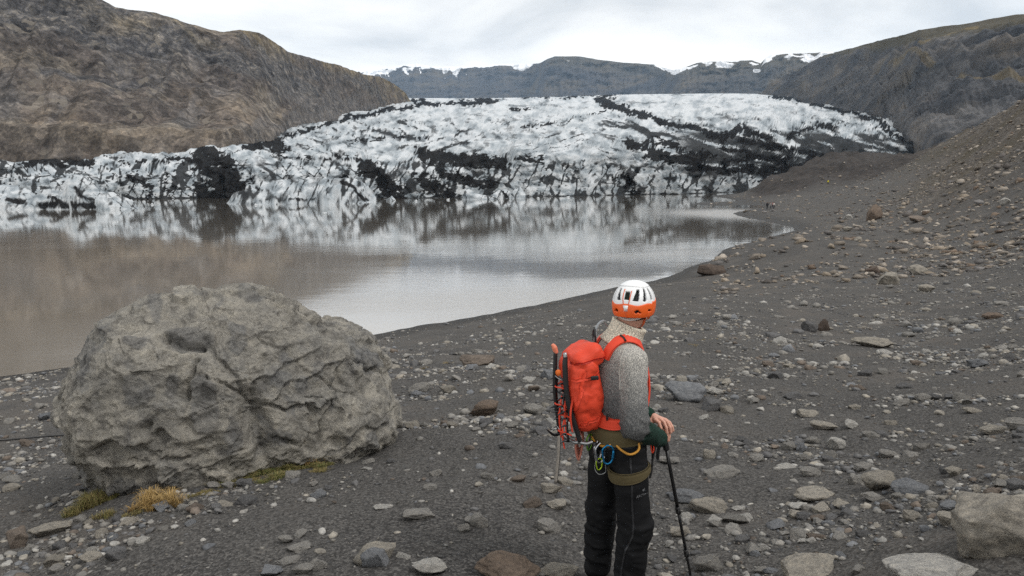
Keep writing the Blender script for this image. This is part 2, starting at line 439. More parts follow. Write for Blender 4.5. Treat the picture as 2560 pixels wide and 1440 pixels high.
blk_ = k.math('MULTIPLY', k.rng(vd.outputs[0], 0.80, 0.9), k.rng(k.noise(0.03, 3), 0.48, 0.6))
col = k.mix(k.math('MULTIPLY', blk_, 0.6), col, (0.20, 0.178, 0.150))
vb = k.bump(n3, 0.5, 0.5)
M_LEFT = k.done(col, vb)
def disp_left(V, T, S):
    o = out_dir(V)
    p = V
    q = np.stack([p[:, 0] * 0.55 + p[:, 1] * 0.35 + p[:, 2] * 0.5, p[:, 1] * 0.5 - p[:, 0] * 0.3, p[:, 2] * 1.7 + p[:, 0] * 0.35], -1)
    big = fbm(q * 0.006, 3)
    rd = ridged(q * 0.014 + 3, 3, 0.5)
    wz = p[:, 2] + 14 * big + p[:, 0] * 0.10
    st = ridged(np.stack([p[:, 0] * 0.006, p[:, 1] * 0.006, wz * 0.045], -1), 3)
    fade = sstep(-0.05, 0.06, T) * (1 - 0.75 * sstep(0.9, 1.0, T)) * (T < 1.5)
    upper = sstep(0.42, 0.72, T + 0.18 * big + 0.12 * sstep(300, 0, S))
    rock = np.clip(upper * sstep(-0.35, 0.25, rd + 0.3 * st) + 0.8 * sstep(0.2, 0.5, rd + 0.4 * big) , 0, 1)
    low = np.exp(-((T - 0.085 - 0.02 * big) / 0.06) ** 2) * sstep(760, 560, S)
    f1, f2, cid = worley(q * 0.05)
    blocks = (cid - 0.5) * 5.0 * sstep(0.0, 0.25, f2 - f1)
    f1, f2, cid2 = worley(p * 0.14 + 3)
    rubble = np.maximum(0, 0.5 - f1) * 5.0 * sstep(0.45, 0.8, cid2) * sstep(-0.1, 0.4, fbm(p * 0.02 + 5, 2))
    gully = ridged(np.stack([S * 0.012 - T * 2.2, T * 0.8, 0 * S], -1) + 2, 2, 0.5)
    sx_, sy_ = project(V); sx_ = sx_ + 14 * fbm(p * 0.02, 3); sy_ = sy_ + 12 * fbm(p * 0.02 + 9, 3)
    blob = lambda L_: np.max([a_ * sstep(1.25, 0.5, polydist(sx_, sy_, pp) / ww) for pp, ww, a_ in L_], axis=0)
    rock = np.clip(0.35 * rock + blob([([(-200, -20), (100, 40), (250, 70), (420, 95)], 62, 1.0), ([(420, 110), (560, 150), (700, 190), (780, 225)], 24, 0.8), ([(600, 100), (700, 150), (800, 180)], 16, 0.6), ([(100, 190), (280, 215), (400, 200)], 12, 0.5), ([(860, 200), (960, 240)], 14, 0.6)]), 0, 1)
    tan_ = blob([([(-200, 325), (100, 335), (300, 345), (480, 352), (580, 372)], 20, 0.9), ([(-200, 150), (60, 160), (180, 175)], 22, 0.6), ([(640, 225), (690, 285)], 22, 0.8), ([(240, 80), (330, 60), (540, 82)], 14, 0.5)])
    wv_ = 6 * np.stack([fbm(p * 0.03, 2), fbm(p * 0.03 + 5, 2), fbm(p * 0.03 + 9, 2)], -1)
    g1, g2, _c1 = worley((q + wv_) * 0.020); h1_, h2_, _c2 = worley((p + wv_) * 0.055 + 2)
    crag = 9 * (0.45 - g1) + 5 * (_c1 - 0.5) * sstep(0, 0.12, g2 - g1) + (0.4 + 0.6 * rock) * (4.0 * (0.45 - h1_) + 3.0 * (_c2 - 0.5) * sstep(0, 0.15, h2_ - h1_))
    amp = 9 * big + crag + 4.0 * gully * (1 - low) + rock * 0.6 * blocks + 0.9 * fbm(p * 0.09, 4, 0.65) + 0.7 * rubble * (1 - rock) + low * (7 + 7 * ridged(np.stack([p[:, 0] * 0.010, p[:, 1] * 0.01, p[:, 2] * 0.10], -1), 3))
    scr = sstep(0.0, 0.45, fbm(np.stack([S * 0.010 - T * 1.5, T * 2.5, 0 * S], -1) + 4, 3)) * (1 - rock) * (1 - low) + 0.6 * sstep(620, 760, S) * sstep(0.35, 0.1, T) + blob([([(480, 340), (560, 352), (640, 352)], 13, 1.0), ([(700, 215), (790, 265), (880, 275)], 22, 0.9), ([(-100, 255), (150, 262)], 14, 0.5)])
    top = sstep(0.80, 0.99, T + 0.06 * big) * sstep(120, 420, S) + 0.5 * sstep(880, 1000, S) * sstep(0.2, 0.6, T)
    return o * (amp * fade)[:, None], {'rock': rock, 'scr': np.clip(scr, 0, 1), 'top': np.clip(top, 0, 1), 'ledge': np.clip(np.maximum(0.6 * low, tan_), 0, 1)}
mountain('mountain_left',
         [(-1000, -330), (-300, -190), (-100, -110), (0, -70), (150, -25), (250, 0), (290, 22), (330, 28), (390, 36), (450, 56), (520, 76), (560, 80), (600, 74), (650, 82), (690, 105), (720, 126), (780, 144),
          (850, 166), (905, 186), (950, 191), (985, 210), (1012, 230), (1030, 258), (1045, 300)],
         [(-300, 425), (0, 408), (300, 408), (560, 402), (640, 375), (700, 352), (800, 316), (900, 292), (1000, 275), (1045, 310)],
         [(-300, 440), (0, 485), (300, 545), (600, 640), (700, 720), (800, 860), (900, 1100), (1000, 1430), (1045, 1500)],
         [(-300, 330), (300, 335), (560, 350), (640, 400), (700, 500), (800, 700), (900, 970), (1000, 1350), (1045, 1480)],
         -1000, 1045, 720, 215, disp_left, M_LEFT, 0.95, 500, 'steep brown rocky mountainside with talus left of the glacier')

# right mountain: slate-grey flank with gullies
k = NT('slate_mountain_rock', 0.95, 0.15)
n1 = k.noise(0.010, 9, 0.62, 0.7, k.pos('Object', (1, 1, 1.5)))
col = k.ramp(n1, (0.34, (0.066, 0.070, 0.078)), (0.48, (0.104, 0.106, 0.113)), (0.58, (0.138, 0.130, 0.124)), (0.70, (0.185, 0.160, 0.130)))
n2 = k.noise(0.09, 9, 0.80, 0.0)
col = k.mix(1.0, col, k.ramp(n2, (0.33, (0.62, 0.62, 0.64)), (0.5, (1, 1, 1)), (0.68, (1.5, 1.46, 1.4))), 'MULTIPLY')
lay = k.noise(0.018, 7, 0.65, 0.6, k.pos('Object', (0.3, 0.3, 2.0), (0.0, -0.25, 0.0)))
col = k.mix(1.0, col, k.ramp(lay, (0.36, (0.66, 0.68, 0.72)), (0.5, (1, 1, 1)), (0.63, (1.4, 1.34, 1.26))), 'MULTIPLY')
col = k.mix(k.math('MULTIPLY', k.attr('rock'), 0.55), col, (0.036, 0.039, 0.045))
col = k.mix(k.math('MULTIPLY', k.attr('top'), 0.75), col, k.mix(n2, (0.055, 0.050, 0.036), (0.125, 0.105, 0.060)))
col = k.mix(k.math('MULTIPLY', k.attr('och'), 0.8), col, (0.19, 0.145, 0.07))
vb = k.bump(n2, 0.8, 4.0)
M_RIGHT = k.done(col, vb)
def disp_right(V, T, S):
    o = out_dir(V)
    p = V
    q = np.stack([p[:, 0] * 0.5 + p[:, 1] * 0.5 + p[:, 2] * 0.5, p[:, 1] * 0.35 - p[:, 0] * 0.3, p[:, 2] * 1.5], -1)
    big = fbm(q * 0.005 + 8, 3)
    rd = ridged(q * 0.011 + 1, 5, 0.55)
    fade = sstep(-0.05, 0.08, T) * (1 - 0.85 * sstep(0.86, 1.0, T)) * (T < 1.5)
    st = perlin(np.stack([p[:, 0] * 0.002, p[:, 1] * 0.002, p[:, 2] * 0.03 + 0.8 * big], -1))
    rock = sstep(0.10, 0.4, rd + 0.55 * st - 0.05) * (1 - sstep(0.86, 0.95, T))
    band = np.exp(-((T - 0.80 + 0.05 * big) / 0.035) ** 2) * sstep(2060, 2150, S)
    rock = np.clip(rock + band, 0, 1)
    gul = ridged(np.stack([S * 0.010 + T * 3.4, T * 1.6 - S * 0.002, 0 * S], -1) + 7, 4, 0.55)
    amp = 12 * big + 7 * rd + 11 * gul * sstep(0.95, 0.7, T) * sstep(0.0, 0.3, T) + 9 * rock * np.sign(st) * np.abs(st) ** 0.5 + 3 * fbm(q * 0.04, 4, 0.6) + 2 * ridged(p * 0.05, 3) - 8 * band
    sx_, sy_ = project(V); sx_ = sx_ + 18 * fbm(p * 0.012, 3); sy_ = sy_ + 12 * fbm(p * 0.012 + 9, 3)
    blob = lambda L_: np.max([a_ * sstep(1.25, 0.5, polydist(sx_, sy_, pp) / ww) for pp, ww, a_ in L_], axis=0)
    rock = np.clip(0.45 * rock + blob([([(2150, 112), (2240, 104), (2330, 106)], 7, 0.9), ([(2490, 62), (2560, 66), (2700, 50)], 16, 0.9), ([(2040, 165), (2100, 170), (2190, 160)], 8, 0.8), ([(2300, 150), (2420, 140), (2560, 120)], 9, 0.7), ([(1960, 240), (2080, 250), (2200, 290), (2260, 350)], 16, 0.8)]), 0, 1)
    top = sstep(0.84, 0.92, T + 0.03 * big)
    och = blob([([(2310, 118), (2370, 98), (2450, 86)], 8, 0.8), ([(2230, 175), (2330, 190)], 10, 0.5), ([(2400, 215), (2560, 235)], 9, 0.6)]) + 0.5 * np.exp(-((T - 0.80) / 0.06) ** 2) * sstep(0.15, 0.5, fbm(p * 0.006 + 2, 3)) * sstep(2150, 2300, S) + 0.3 * sstep(0.25, 0.6, fbm(p * 0.011 + 6, 3)) * (T < 0.85) * sstep(0.2, 0.5, T)
    return o * (amp * fade)[:, None], {'rock': rock, 'top': np.clip(top, 0, 1), 'och': np.clip(och, 0, 1)}
mountain('mountain_right',
         [(1895, 250), (1910, 230), (1930, 206), (1990, 178), (2060, 138), (2110, 126), (2160, 113), (2220, 96), (2300, 76), (2380, 64), (2440, 56), (2500, 46), (2560, 38), (2800, 5), (3000, -10)],
         [(1895, 252), (2000, 258), (2100, 270), (2200, 294), (2264, 345), (2335, 400), (2420, 415), (3000, 415)],
         [(1895, 1950), (2060, 1650), (2150, 1330), (2300, 950), (2560, 760), (3000, 620)],
         [(1895, 1900), (2000, 1500), (2100, 1130), (2200, 850), (2264, 640), (2335, 500), (2420, 440), (3000, 380)],
         1895, 3000, 420, 230, disp_right, M_RIGHT, 0.95, 700, 'dark slate mountainside right of the glacier')

# far mountains with snow patches
k = NT('far_cliff_rock', 0.95, 0.1)
n1 = k.noise(0.0045, 8, 0.62, 0.4, k.pos('Object', (1, 1, 2.2)))
col = k.ramp(n1, (0.32, (0.040, 0.045, 0.056)), (0.5, (0.072, 0.072, 0.078)), (0.68, (0.120, 0.104, 0.084)))
col = k.mix(k.math('MULTIPLY', k.attr('top'), 0.7), col, (0.090, 0.080, 0.060))
col = k.mix(k.attr('rock'), col, (0.034, 0.041, 0.056))
col = k.mix(k.rng(k.attr('snow'), 0.42, 0.55), col, (0.82, 0.84, 0.87))
M_FAR = k.done(col, k.bump(k.noise(0.02, 8, 0.7), 0.8, 14))
def disp_far(V, T, S):
    o = out_dir(V)
    g = ridged(np.stack([S * 0.030, 0 * S, T * 0.4], -1) + 3, 4, 0.55)
    big = fbm(np.stack([S * 0.008, T * 0, T * 2], -1), 3)
    fade = sstep(0, 0.1, T) * (1 - 0.8 * sstep(0.9, 1, T)) * (T < 1.5)
    st = perlin(np.stack([S * 0.012, 0 * S, T * 6 + 1.2 * big], -1))
    rock = sstep(-0.05, 0.45, -g + 0.5 * st) * sstep(0.95, 0.75, T)
    amp = fade * (65 * g + 60 * big + 22 * np.sign(st) * np.abs(st) ** 0.5 + 30 * fbm(V * 0.02, 3))
    sn = fbm(np.stack([S * 0.022, T * 3.0, 0 * S], -1) + 9, 4)
    snow = sstep(0.66, 0.93, T + 0.02) * (0.50 + 0.95 * sn) * (0.35 + 0.65 * sstep(1360, 1280, S) + 0.45 * sstep(1600, 1700, S))
    strk = ridged(np.stack([S * 0.05 + T * 1.3, 0 * S, T * 0.5], -1) + 5, 3)
    snow = np.maximum(snow, 0.9 * sstep(0.55, 0.75, strk) * sstep(0.35, 0.8, T) * sstep(1330, 1200, S) * (0.6 + sn))
    snow = np.maximum(snow, 0.95 * np.exp(-((S - 1663) / 32) ** 2) * sstep(0.82, 0.95, T) + 1.0 * sstep(930, 985, S) * sstep(1345, 1320, S) * sstep(0.84, 0.93, T + 0.10 * sn))
    for sx, stt, a_, b_ in [(1885, 0.90, 14, 0.05), (1985, 0.92, 30, 0.04), (2025, 0.88, 12, 0.08), (1800, 0.93, 8, 0.03), (1826, 0.9, 6, 0.05), (1892, 0.72, 10, 0.04), (1730, 0.93, 20, 0.04)]:
        snow = np.maximum(snow, 1.1 * np.exp(-((S - sx) / a_) ** 4 - ((T - stt) / b_) ** 2) * (0.8 + 0.5 * sn))
    dd = out_dir(V); dd[:, 2] = 0.1
    return dd * amp[:, None], {'snow': np.clip(snow, 0, 1), 'rock': rock, 'top': sstep(0.5, 0.9, T) * sstep(1330, 1420, S) + 0.35 * sstep(1680, 1760, S)}
mountain('mountain_far',
         [(820, 215), (880, 192), (905, 182), (925, 176), (960, 172), (980, 166), (1000, 164), (1040, 159), (1065, 163), (1100, 168), (1150, 166), (1200, 163), (1250, 160), (1330, 160), (1350, 158), (1368, 148), (1388, 141), (1440, 141),
          (1500, 150), (1560, 157), (1600, 159), (1640, 162), (1662, 170), (1684, 175), (1704, 171), (1740, 158), (1780, 155), (1830, 155), (1850, 152), (1880, 151), (1902, 159), (1912, 148), (1926, 138), (1980, 134), (2040, 133), (2110, 128), (2300, 120)],
         [(820, 262), (2300, 262)],
         [(820, 6000), (1330, 5600), (1360, 4700), (1650, 4400), (1700, 3900), (2300, 3200)],
         [(820, 5200), (1330, 4900), (1360, 4300), (1650, 4000), (1700, 3400), (2300, 2700)],
         820, 2300, 640, 110, disp_far, M_FAR, 0.8, 2500, 'blue hazy cliffs with snow patches behind the glacier', 0.3, 0.75)

# ------------------------------------------------------------------ the glacier
FW = [(-900, 498), (-260, 498), (300, 498), (600, 497), (900, 497), (1050, 496), (1200, 494), (1300, 492), (1400, 491), (1500, 489), (1600, 487), (1700, 485), (1800, 482), (1900, 476), (2000, 470), (2400, 462)]
GP = []
for px, py, D in [(-260, 462, 278), (300, 460, 280), (600, 448, 282), (900, 444, 284), (1200, 440, 288), (1400, 436, 296), (1600, 436, 306), (1800, 446, 322), (2000, 448, 370), (2300, 444, 395),
                  (-260, 438, 300), (300, 434, 300), (600, 412, 302), (900, 408, 304), (1200, 410, 306), (1400, 404, 314), (1600, 408, 326), (1800, 428, 345), (2000, 430, 400),
                  (-260, 412, 340), (300, 408, 340), (600, 384, 340), (900, 376, 345), (1200, 378, 350), (1500, 372, 360), (1700, 386, 380), (1900, 405, 400), (2050, 405, 440), (2250, 404, 460),
                  (300, 395, 420), (650, 365, 430), (900, 350, 440), (1200, 348, 440), (1500, 342, 450), (1700, 350, 480), (1900, 370, 520), (2100, 372, 540), (2280, 392, 520),
                  (700, 342, 600), (900, 318, 620), (1200, 310, 640), (1500, 300, 660), (1700, 312, 680), (1900, 330, 720), (2100, 340, 680), (2250, 372, 620),
                  (800, 312, 800), (1000, 288, 900), (1200, 282, 900), (1500, 272, 950), (1700, 275, 950), (1900, 290, 950), (2100, 302, 880), (2220, 330, 760),
                  (950, 275, 1200), (1100, 260, 1400), (1300, 257, 1400), (1500, 252, 1450), (1700, 248, 1450), (1900, 258, 1350), (2050, 272, 1200), (2200, 300, 900),
                  (1000, 252, 1700), (1100, 247, 1900), (1300, 245, 1900), (1500, 240, 1900), (1700, 237, 1900), (1900, 238, 1800), (2000, 250, 1600), (2150, 275, 1300),
                  (1000, 246, 2200), (1300, 246, 2300), (1500, 239, 2300), (1700, 236, 2300), (1900, 236, 2200), (2100, 250, 2000),
                  (1000, 252, 2900), (1500, 250, 2900), (1900, 250, 2900)]:
    GP.append((px / 500, math.log(D) * 2, py))
    if px == -260: GP.append((-900 / 500, math.log(D) * 2, py + 4))
GP = np.array(GP)
_gl = rbf(GP[:, :2], GP[:, 2], None)
gpx = np.concatenate([np.linspace(-900, -100, 90)[:-1], np.linspace(-100, 2400, 800)])
ywf = interp_s(FW, gpx)
gDf = CAMZ / -slope_of(ywf)
xw = (gpx - 1280) / F_PX * gDf
gDf = gDf + 7 * fbm(np.stack([xw * 0.022, 0 * xw, 0 * xw + 3], -1), 3) + 5 * ridged(np.stack([xw * 0.06, 0 * xw, 0 * xw], -1), 3)
nC, nT = 60, 235
tT = np.linspace(0, 1, nT)[:, None]
Dtop = (gDf + 5) * (2900 / (gDf + 5)) ** (tT ** 1.6)
ypx = _gl(np.stack([np.broadcast_to(gpx, Dtop.shape).ravel() / 500, 2 * np.log(Dtop.ravel())], -1)).reshape(Dtop.shape)
GT = at(np.broadcast_to(gpx, Dtop.shape), ypx, Dtop)
V = GT.reshape(-1, 3)
dist = (Dtop - gDf).ravel(); Dd = Dtop.ravel(); SS = np.tile(gpx, nT)
wp = V[:, :2] + 5 * np.stack([fbm(np.c_[V[:, :2] * 0.02, 0 * Dd], 2), fbm(np.c_[V[:, :2] * 0.02, 0 * Dd + 7], 2)], -1)
# crevasse fields: long ridges across the flow near the snout, finer and flatter further up
ang = 0.6 + 0.5 * fbm(np.c_[V[:, :2] * 0.004, 0 * Dd + 2], 2)
ca, sa = np.cos(ang), np.sin(ang)
along = wp[:, 0] * ca + wp[:, 1] * sa; across = -wp[:, 0] * sa + wp[:, 1] * ca
scl = 1 / (1 + dist / 500)
r1 = ridged(np.stack([along * 0.020, across * 0.075, 0 * Dd], -1), 4, 0.55)
r2 = ridged(np.stack([wp[:, 0] * 0.06, wp[:, 1] * 0.03, 0 * Dd + 4], -1), 4, 0.5)
f1, f2, cid = worley(np.c_[(wp + 4 * np.stack([fbm(np.c_[wp * 0.08, 0 * Dd], 2), fbm(np.c_[wp * 0.08, 0 * Dd + 4], 2)], -1)) * np.array([0.085, 0.055]), 0 * Dd])
blk = (cid - 0.5) * 8.5 * sstep(0, 0.32, f2 - f1) + 4.5 * (0.55 - f1) + 4.6 * ridged(np.stack([wp[:, 0] * 0.05 + wp[:, 1] * 0.02, wp[:, 1] * 0.02, 0 * Dd + 8], -1), 4)
snout = np.exp(-(dist / 62.0) ** 1.5)
lowice = sstep(620, 500, SS)                       # the low broken ice on the left
dz = snout * (blk + 1.5 * r2) + (1 - snout) * (r1 * (2.6 + dist * 0.0022) + r2 * (1.6 + dist * 0.0012)) * (1 - 0.25 * sstep(300, 900, dist))
dz = dz + 7 * fbm(np.c_[V[:, :2] * 0.006, 0 * Dd + 11], 2) * sstep(20, 150, dist) * sstep(1500, 700, dist)
right = sstep(1720, 1950, SS) * sstep(700, 300, dist)
dz = dz + right * 7 * ridged(np.stack([wp[:, 0] * 0.03 + wp[:, 1] * 0.01, wp[:, 1] * 0.022, 0 * Dd + 5], -1), 4)
dz = dz * (1 - 0.88 * sstep(1500, 1900, Dd))
V[:, 2] += dz
V[:, 2] = np.maximum(V[:, 2], 1.5)
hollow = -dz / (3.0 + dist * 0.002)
top0 = V[:len(gpx)]
# the calving cliff
tc = np.linspace(0, 1, nC)[:-1][:, None]
cz = -1.5 + (top0[None, :, 2] + 1.5) * tc
lean = (tc ** 1.3)
cy = gDf[None] + (top0[None, :, 1] - gDf[None]) * lean
Xc = (gpx[None] - 1280) / F_PX * cy
CV = np.stack([Xc, cy, cz], -1).reshape(-1, 3)
q = np.stack([CV[:, 0] * 0.09 + CV[:, 2] * 0.03, CV[:, 2] * 0.022, 0 * CV[:, 0]], -1)
fl = ridged(q, 5, 0.6)
f1c, f2c, cidc = worley(np.stack([CV[:, 0] * 0.11 + CV[:, 2] * 0.04 + 0.5 * fbm(CV * 0.08, 3), CV[:, 2] * 0.05 + 0.4 * fbm(CV * 0.08 + 5, 3), 0 * CV[:, 0] + 2], -1))
bl2 = (cidc - 0.5) * 4.5 - 0.6 * sstep(0.12, 0, f2c - f1c)
env = np.sin(np.clip(np.broadcast_to(tc, cz.shape).ravel(), 0, 1) * math.pi * 0.5 + 0.3) * np.clip((1 - np.broadcast_to(tc, cz.shape).ravel()) * 6, 0, 1)
push = env * (fl * 3.2 + bl2) + 0.35 * env * fbm(CV * 0.5, 3)
CV[:, 1] -= push
CV[:, 0] += env * 1.2 * fbm(CV * 0.12 + 3, 3)
ALL = np.concatenate([CV, V])
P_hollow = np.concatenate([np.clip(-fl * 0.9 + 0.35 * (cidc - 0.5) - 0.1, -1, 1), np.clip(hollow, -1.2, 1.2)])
APX, APY = project(ALL)
w1 = np.stack([APX * 0.02, APY * 0.035, 0 * APX], -1)
jx = APX + 20 * fbm(w1, 3) + 13 * fbm(w1 * 4, 3, 0.7); jy = APY + 8 * fbm(w1 + 9, 3) + 6 * fbm(w1 * 4 + 9, 3, 0.7)
ASH = [([(1522, 238), (1500, 256), (1545, 266), (1600, 284), (1650, 302), (1720, 318), (1790, 335)], 9, 1.0),
       ([(690, 350), (760, 326), (850, 303), (920, 286), (990, 272), (1060, 262), (1130, 259), (1240, 256)], 6, 0.85),
       ([(1030, 250), (1060, 258), (1060, 246)], 8, 0.8), ([(1150, 252), (1300, 245), (1400, 243), (1500, 240)], 3, 0.8),
       ([(1050, 382), (1090, 392), (1140, 400), (1200, 404), (1260, 410)], 18, 1.0), ([(1080, 412), (1120, 440), (1180, 455), (1230, 462)], 16, 0.75),
       ([(905, 415), (940, 432), (968, 462), (985, 492)], 22, 1.0), ([(520, 400), (550, 430), (575, 470), (590, 495)], 44, 1.0), ([(500, 470), (520, 495)], 26, 0.8),
       ([(1060, 450), (1100, 475), (1130, 495)], 20, 0.8), ([(1300, 395), (1350, 402)], 9, 0.8), ([(1630, 385), (1680, 398), (1740, 396), (1770, 385)], 16, 1.0),
       ([(1570, 352), (1610, 372), (1640, 350), (1700, 372)], 9, 0.9), ([(1760, 330), (1800, 345), (1850, 318), (1870, 330), (1930, 352)], 9, 1.0),
       ([(1800, 372), (1850, 380), (1900, 395), (1960, 400)], 8, 0.95), ([(1740, 418), (1800, 425), (1880, 424), (1980, 420), (2060, 408)], 10, 0.95), ([(1560, 445), (1590, 480)], 16, 0.6),
       ([(1850, 352), (1900, 362), (1980, 376), (2060, 396)], 9, 0.9), ([(1980, 345), (2010, 326), (2050, 314), (2090, 318)], 6, 0.9), ([(1820, 400), (1880, 408)], 10, 0.8),
       ([(1900, 440), (1980, 425), (2080, 395), (2150, 400)], 12, 0.9),
       ([(1925, 236), (1990, 248), (2060, 262), (2130, 282), (2200, 306), (2255, 345), (2320, 395)], 7, 0.9),
       ([(60, 405), (120, 402), (160, 410)], 12, 0.9), ([(175, 402), (230, 404)], 10, 0.9), ([(620, 365), (680, 350), (700, 372)], 16, 0.95), ([(300, 405), (400, 402), (480, 398)], 6, 0.7),
       ([(330, 440), (380, 470), (372, 495)], 9, 0.7), ([(420, 440), (430, 492)], 6, 0.8), ([(880, 350), (930, 352), (1010, 340), (1070, 346)], 5, 0.5), ([(700, 395), (820, 398), (900, 392)], 5, 0.6),
       ([(1285, 272), (1320, 274)], 4, 0.9), ([(1310, 320), (1400, 305), (1470, 290), (1520, 268)], 2.5, 0.7)]
def ln_(n, w): return sstep(w, w * 0.25, np.abs(n))
def st2(x, y, z=0.0): return np.stack([x, y, 0 * x + z], -1)
def ash_pattern(px, py, amount=1.0):
    """Cracks, streaks and blots of ash over the ice: upright joints at the front, slanting streaks higher up, short dashes on top."""
    wx_ = px + 5 * fbm(st2(px * 0.02, py * 0.03, 1), 4, 0.6); wy_ = py + 4 * fbm(st2(px * 0.02, py * 0.03, 7), 4, 0.65)
    th = 0.5 + 0.5 * fbm(st2(px * 0.03, py * 0.05, 3), 3)
    front = sstep(388, 424, py + 12 * fbm(st2(px * 0.01, py * 0.01, 4), 2)); up = 1 - sstep(262, 318, py); mid = (1 - front) * (1 - up)
    a1 = ln_(perlin(st2(wx_ * 0.026 + wy_ * 0.010, wy_ * 0.005, 2)), 0.19 * th); a2 = ln_(perlin(st2(wx_ * 0.060 + wy_ * 0.018, wy_ * 0.009, 9)), 0.28 * th) * sstep(0.25, 0.6, th)
    a3 = ln_(perlin(st2(wx_ * 0.020 - wy_ * 0.022, wy_ * 0.012, 12)), 0.13 * th)
    drift = fbm(st2(px * 0.004, py * 0.006, 5), 2)
    b1 = ln_(perlin(st2(wx_ * 0.016 - wy_ * 0.052, wy_ * 0.012 + wx_ * 0.003, 4)), 0.22 * th) * sstep(-0.25, 0.25, drift); b2 = ln_(perlin(st2(wx_ * 0.016 + wy_ * 0.056, wy_ * 0.012, 8)), 0.22 * th) * sstep(0.2, -0.3, drift)
    b3 = ln_(perlin(st2(wx_ * 0.040 - wy_ * 0.10, wy_ * 0.03, 14)), 0.30 * th) * sstep(0.3, 0.65, th)
    blot = sstep(0.28, 0.52, fbm(st2(wx_ * 0.022 + wy_ * 0.02, wy_ * 0.050, 6), 4, 0.6) + 0.28 * drift)
    dash = sstep(0.30, 0.60, fbm(st2(wx_ * 0.045, wy_ * 0.22, 10), 3, 0.6) + 0.20 * drift); l1 = ln_(perlin(st2(wx_ * 0.008 - wy_ * 0.05, wy_ * 0.09, 16)), 0.20 * th)
    f_ = np.maximum.reduce([a1, a2 * 0.75, a3 * 0.8, blot * 0.55]); m_ = np.maximum.reduce([b1 * 0.75, b2 * 0.75, b3 * 0.55, blot * 0.42]); u_ = np.maximum(dash * 0.36, l1 * 0.42)
    return np.clip((front * f_ + mid * m_ + up * u_) * amount, 0, 1)
ash = np.zeros(len(ALL))
for pts, w_, a_ in ASH:
    d = polydist(jx, jy, pts)
    ash = np.maximum(ash, a_ * sstep(1.35, 0.45, d / w_))
fray = fbm(st2(APX * 0.06, APY * 0.10, 3), 4, 0.65)
ash = sstep(0.24, 0.70, ash + 0.55 * fray * (ash > 0.02))
dirt_notch_shade = ash_pattern(APX, APY)
big = fbm(st2(APX * 0.006, APY * 0.014, 5), 3)
strp = ridged(st2(APX * 0.016 - APY * 0.045 + 0.4 * big, APY * 0.02, 2), 4, 0.6)
zone_ = sstep(1600, 1760, APX) * sstep(312, 345, APY) * sstep(460, 430, APY)
dirt_notch_shade = np.maximum(dirt_notch_shade, 0.8 * zone_ * sstep(0.30, 0.50, strp + 0.3 * big))
dirt_notch_shade = np.maximum(dirt_notch_shade, 0.75 * sstep(1.0, 0.1, ALL[:, 2] + 0.5 * fray))  # dark band at the waterline paints the shade of an undercut notch
dirt_notch_shade = np.clip(dirt_notch_shade * (1 + 0.25 * sstep(640, 520, APX)) + 0.22 * np.clip(P_hollow, -0.6, 1.0) * sstep(300, 380, APY), 0, 1)
tone = np.clip(0.5 + 0.5 * fbm(st2(APX * 0.03, APY * 0.06, 21), 4, 0.65) + 0.12 * big + 0.10 * sstep(330, 260, APY), 0, 1)
k = NT('glacier_ice', 0.55, 0.3)
nf = k.noise(0.45, 7, 0.75, 0.0)
ice = k.ramp(k.math('ADD', k.math('MULTIPLY', k.attr('tone'), 0.65), k.math('MULTIPLY', nf, 0.35)), (0.24, (0.17, 0.20, 0.225)), (0.42, (0.32, 0.36, 0.39)), (0.64, (0.53, 0.56, 0.585)))
fa = k.rng(k.math('ADD', k.attr('ash'), k.math('MULTIPLY', k.math('SUBTRACT', nf, 0.5), 1.1)), 0.26, 0.70, 0, 0.97)
fd = k.rng(k.math('ADD', k.attr('dirt_notch_shade'), k.math('MULTIPLY', k.math('SUBTRACT', nf, 0.5), 0.7)), 0.24, 0.58, 0, 0.95)
allf = k.math('MAXIMUM', fa, fd)
ashc = k.mix(nf, (0.006, 0.006, 0.007), (0.022, 0.021, 0.021))
k.put(k.b.inputs['Specular IOR Level'], k.rng(allf, 0, 0.5, 0.3, 0.0))
col = k.mix(fa, k.mix(fd, ice, k.mix(nf, (0.012, 0.0125, 0.014), (0.046, 0.048, 0.050))), ashc)
rgh = k.rng(allf, 0, 1, 0.5, 0.95)
M_ICE = k.done(col, k.bump(k.noise(0.4, 8, 0.75), 0.6, 0.9), rgh)
gl = obj('glacier', mesh('glacier', ALL, grid_faces(nC - 1 + nT, len(gpx)), M_ICE, attrs={'ash': np.clip(ash, 0, 1), 'dirt_notch_shade': np.clip(dirt_notch_shade, 0, 1), 'tone': tone}), kind='structure', label='ash-streaked glacier tongue calving into the lake')
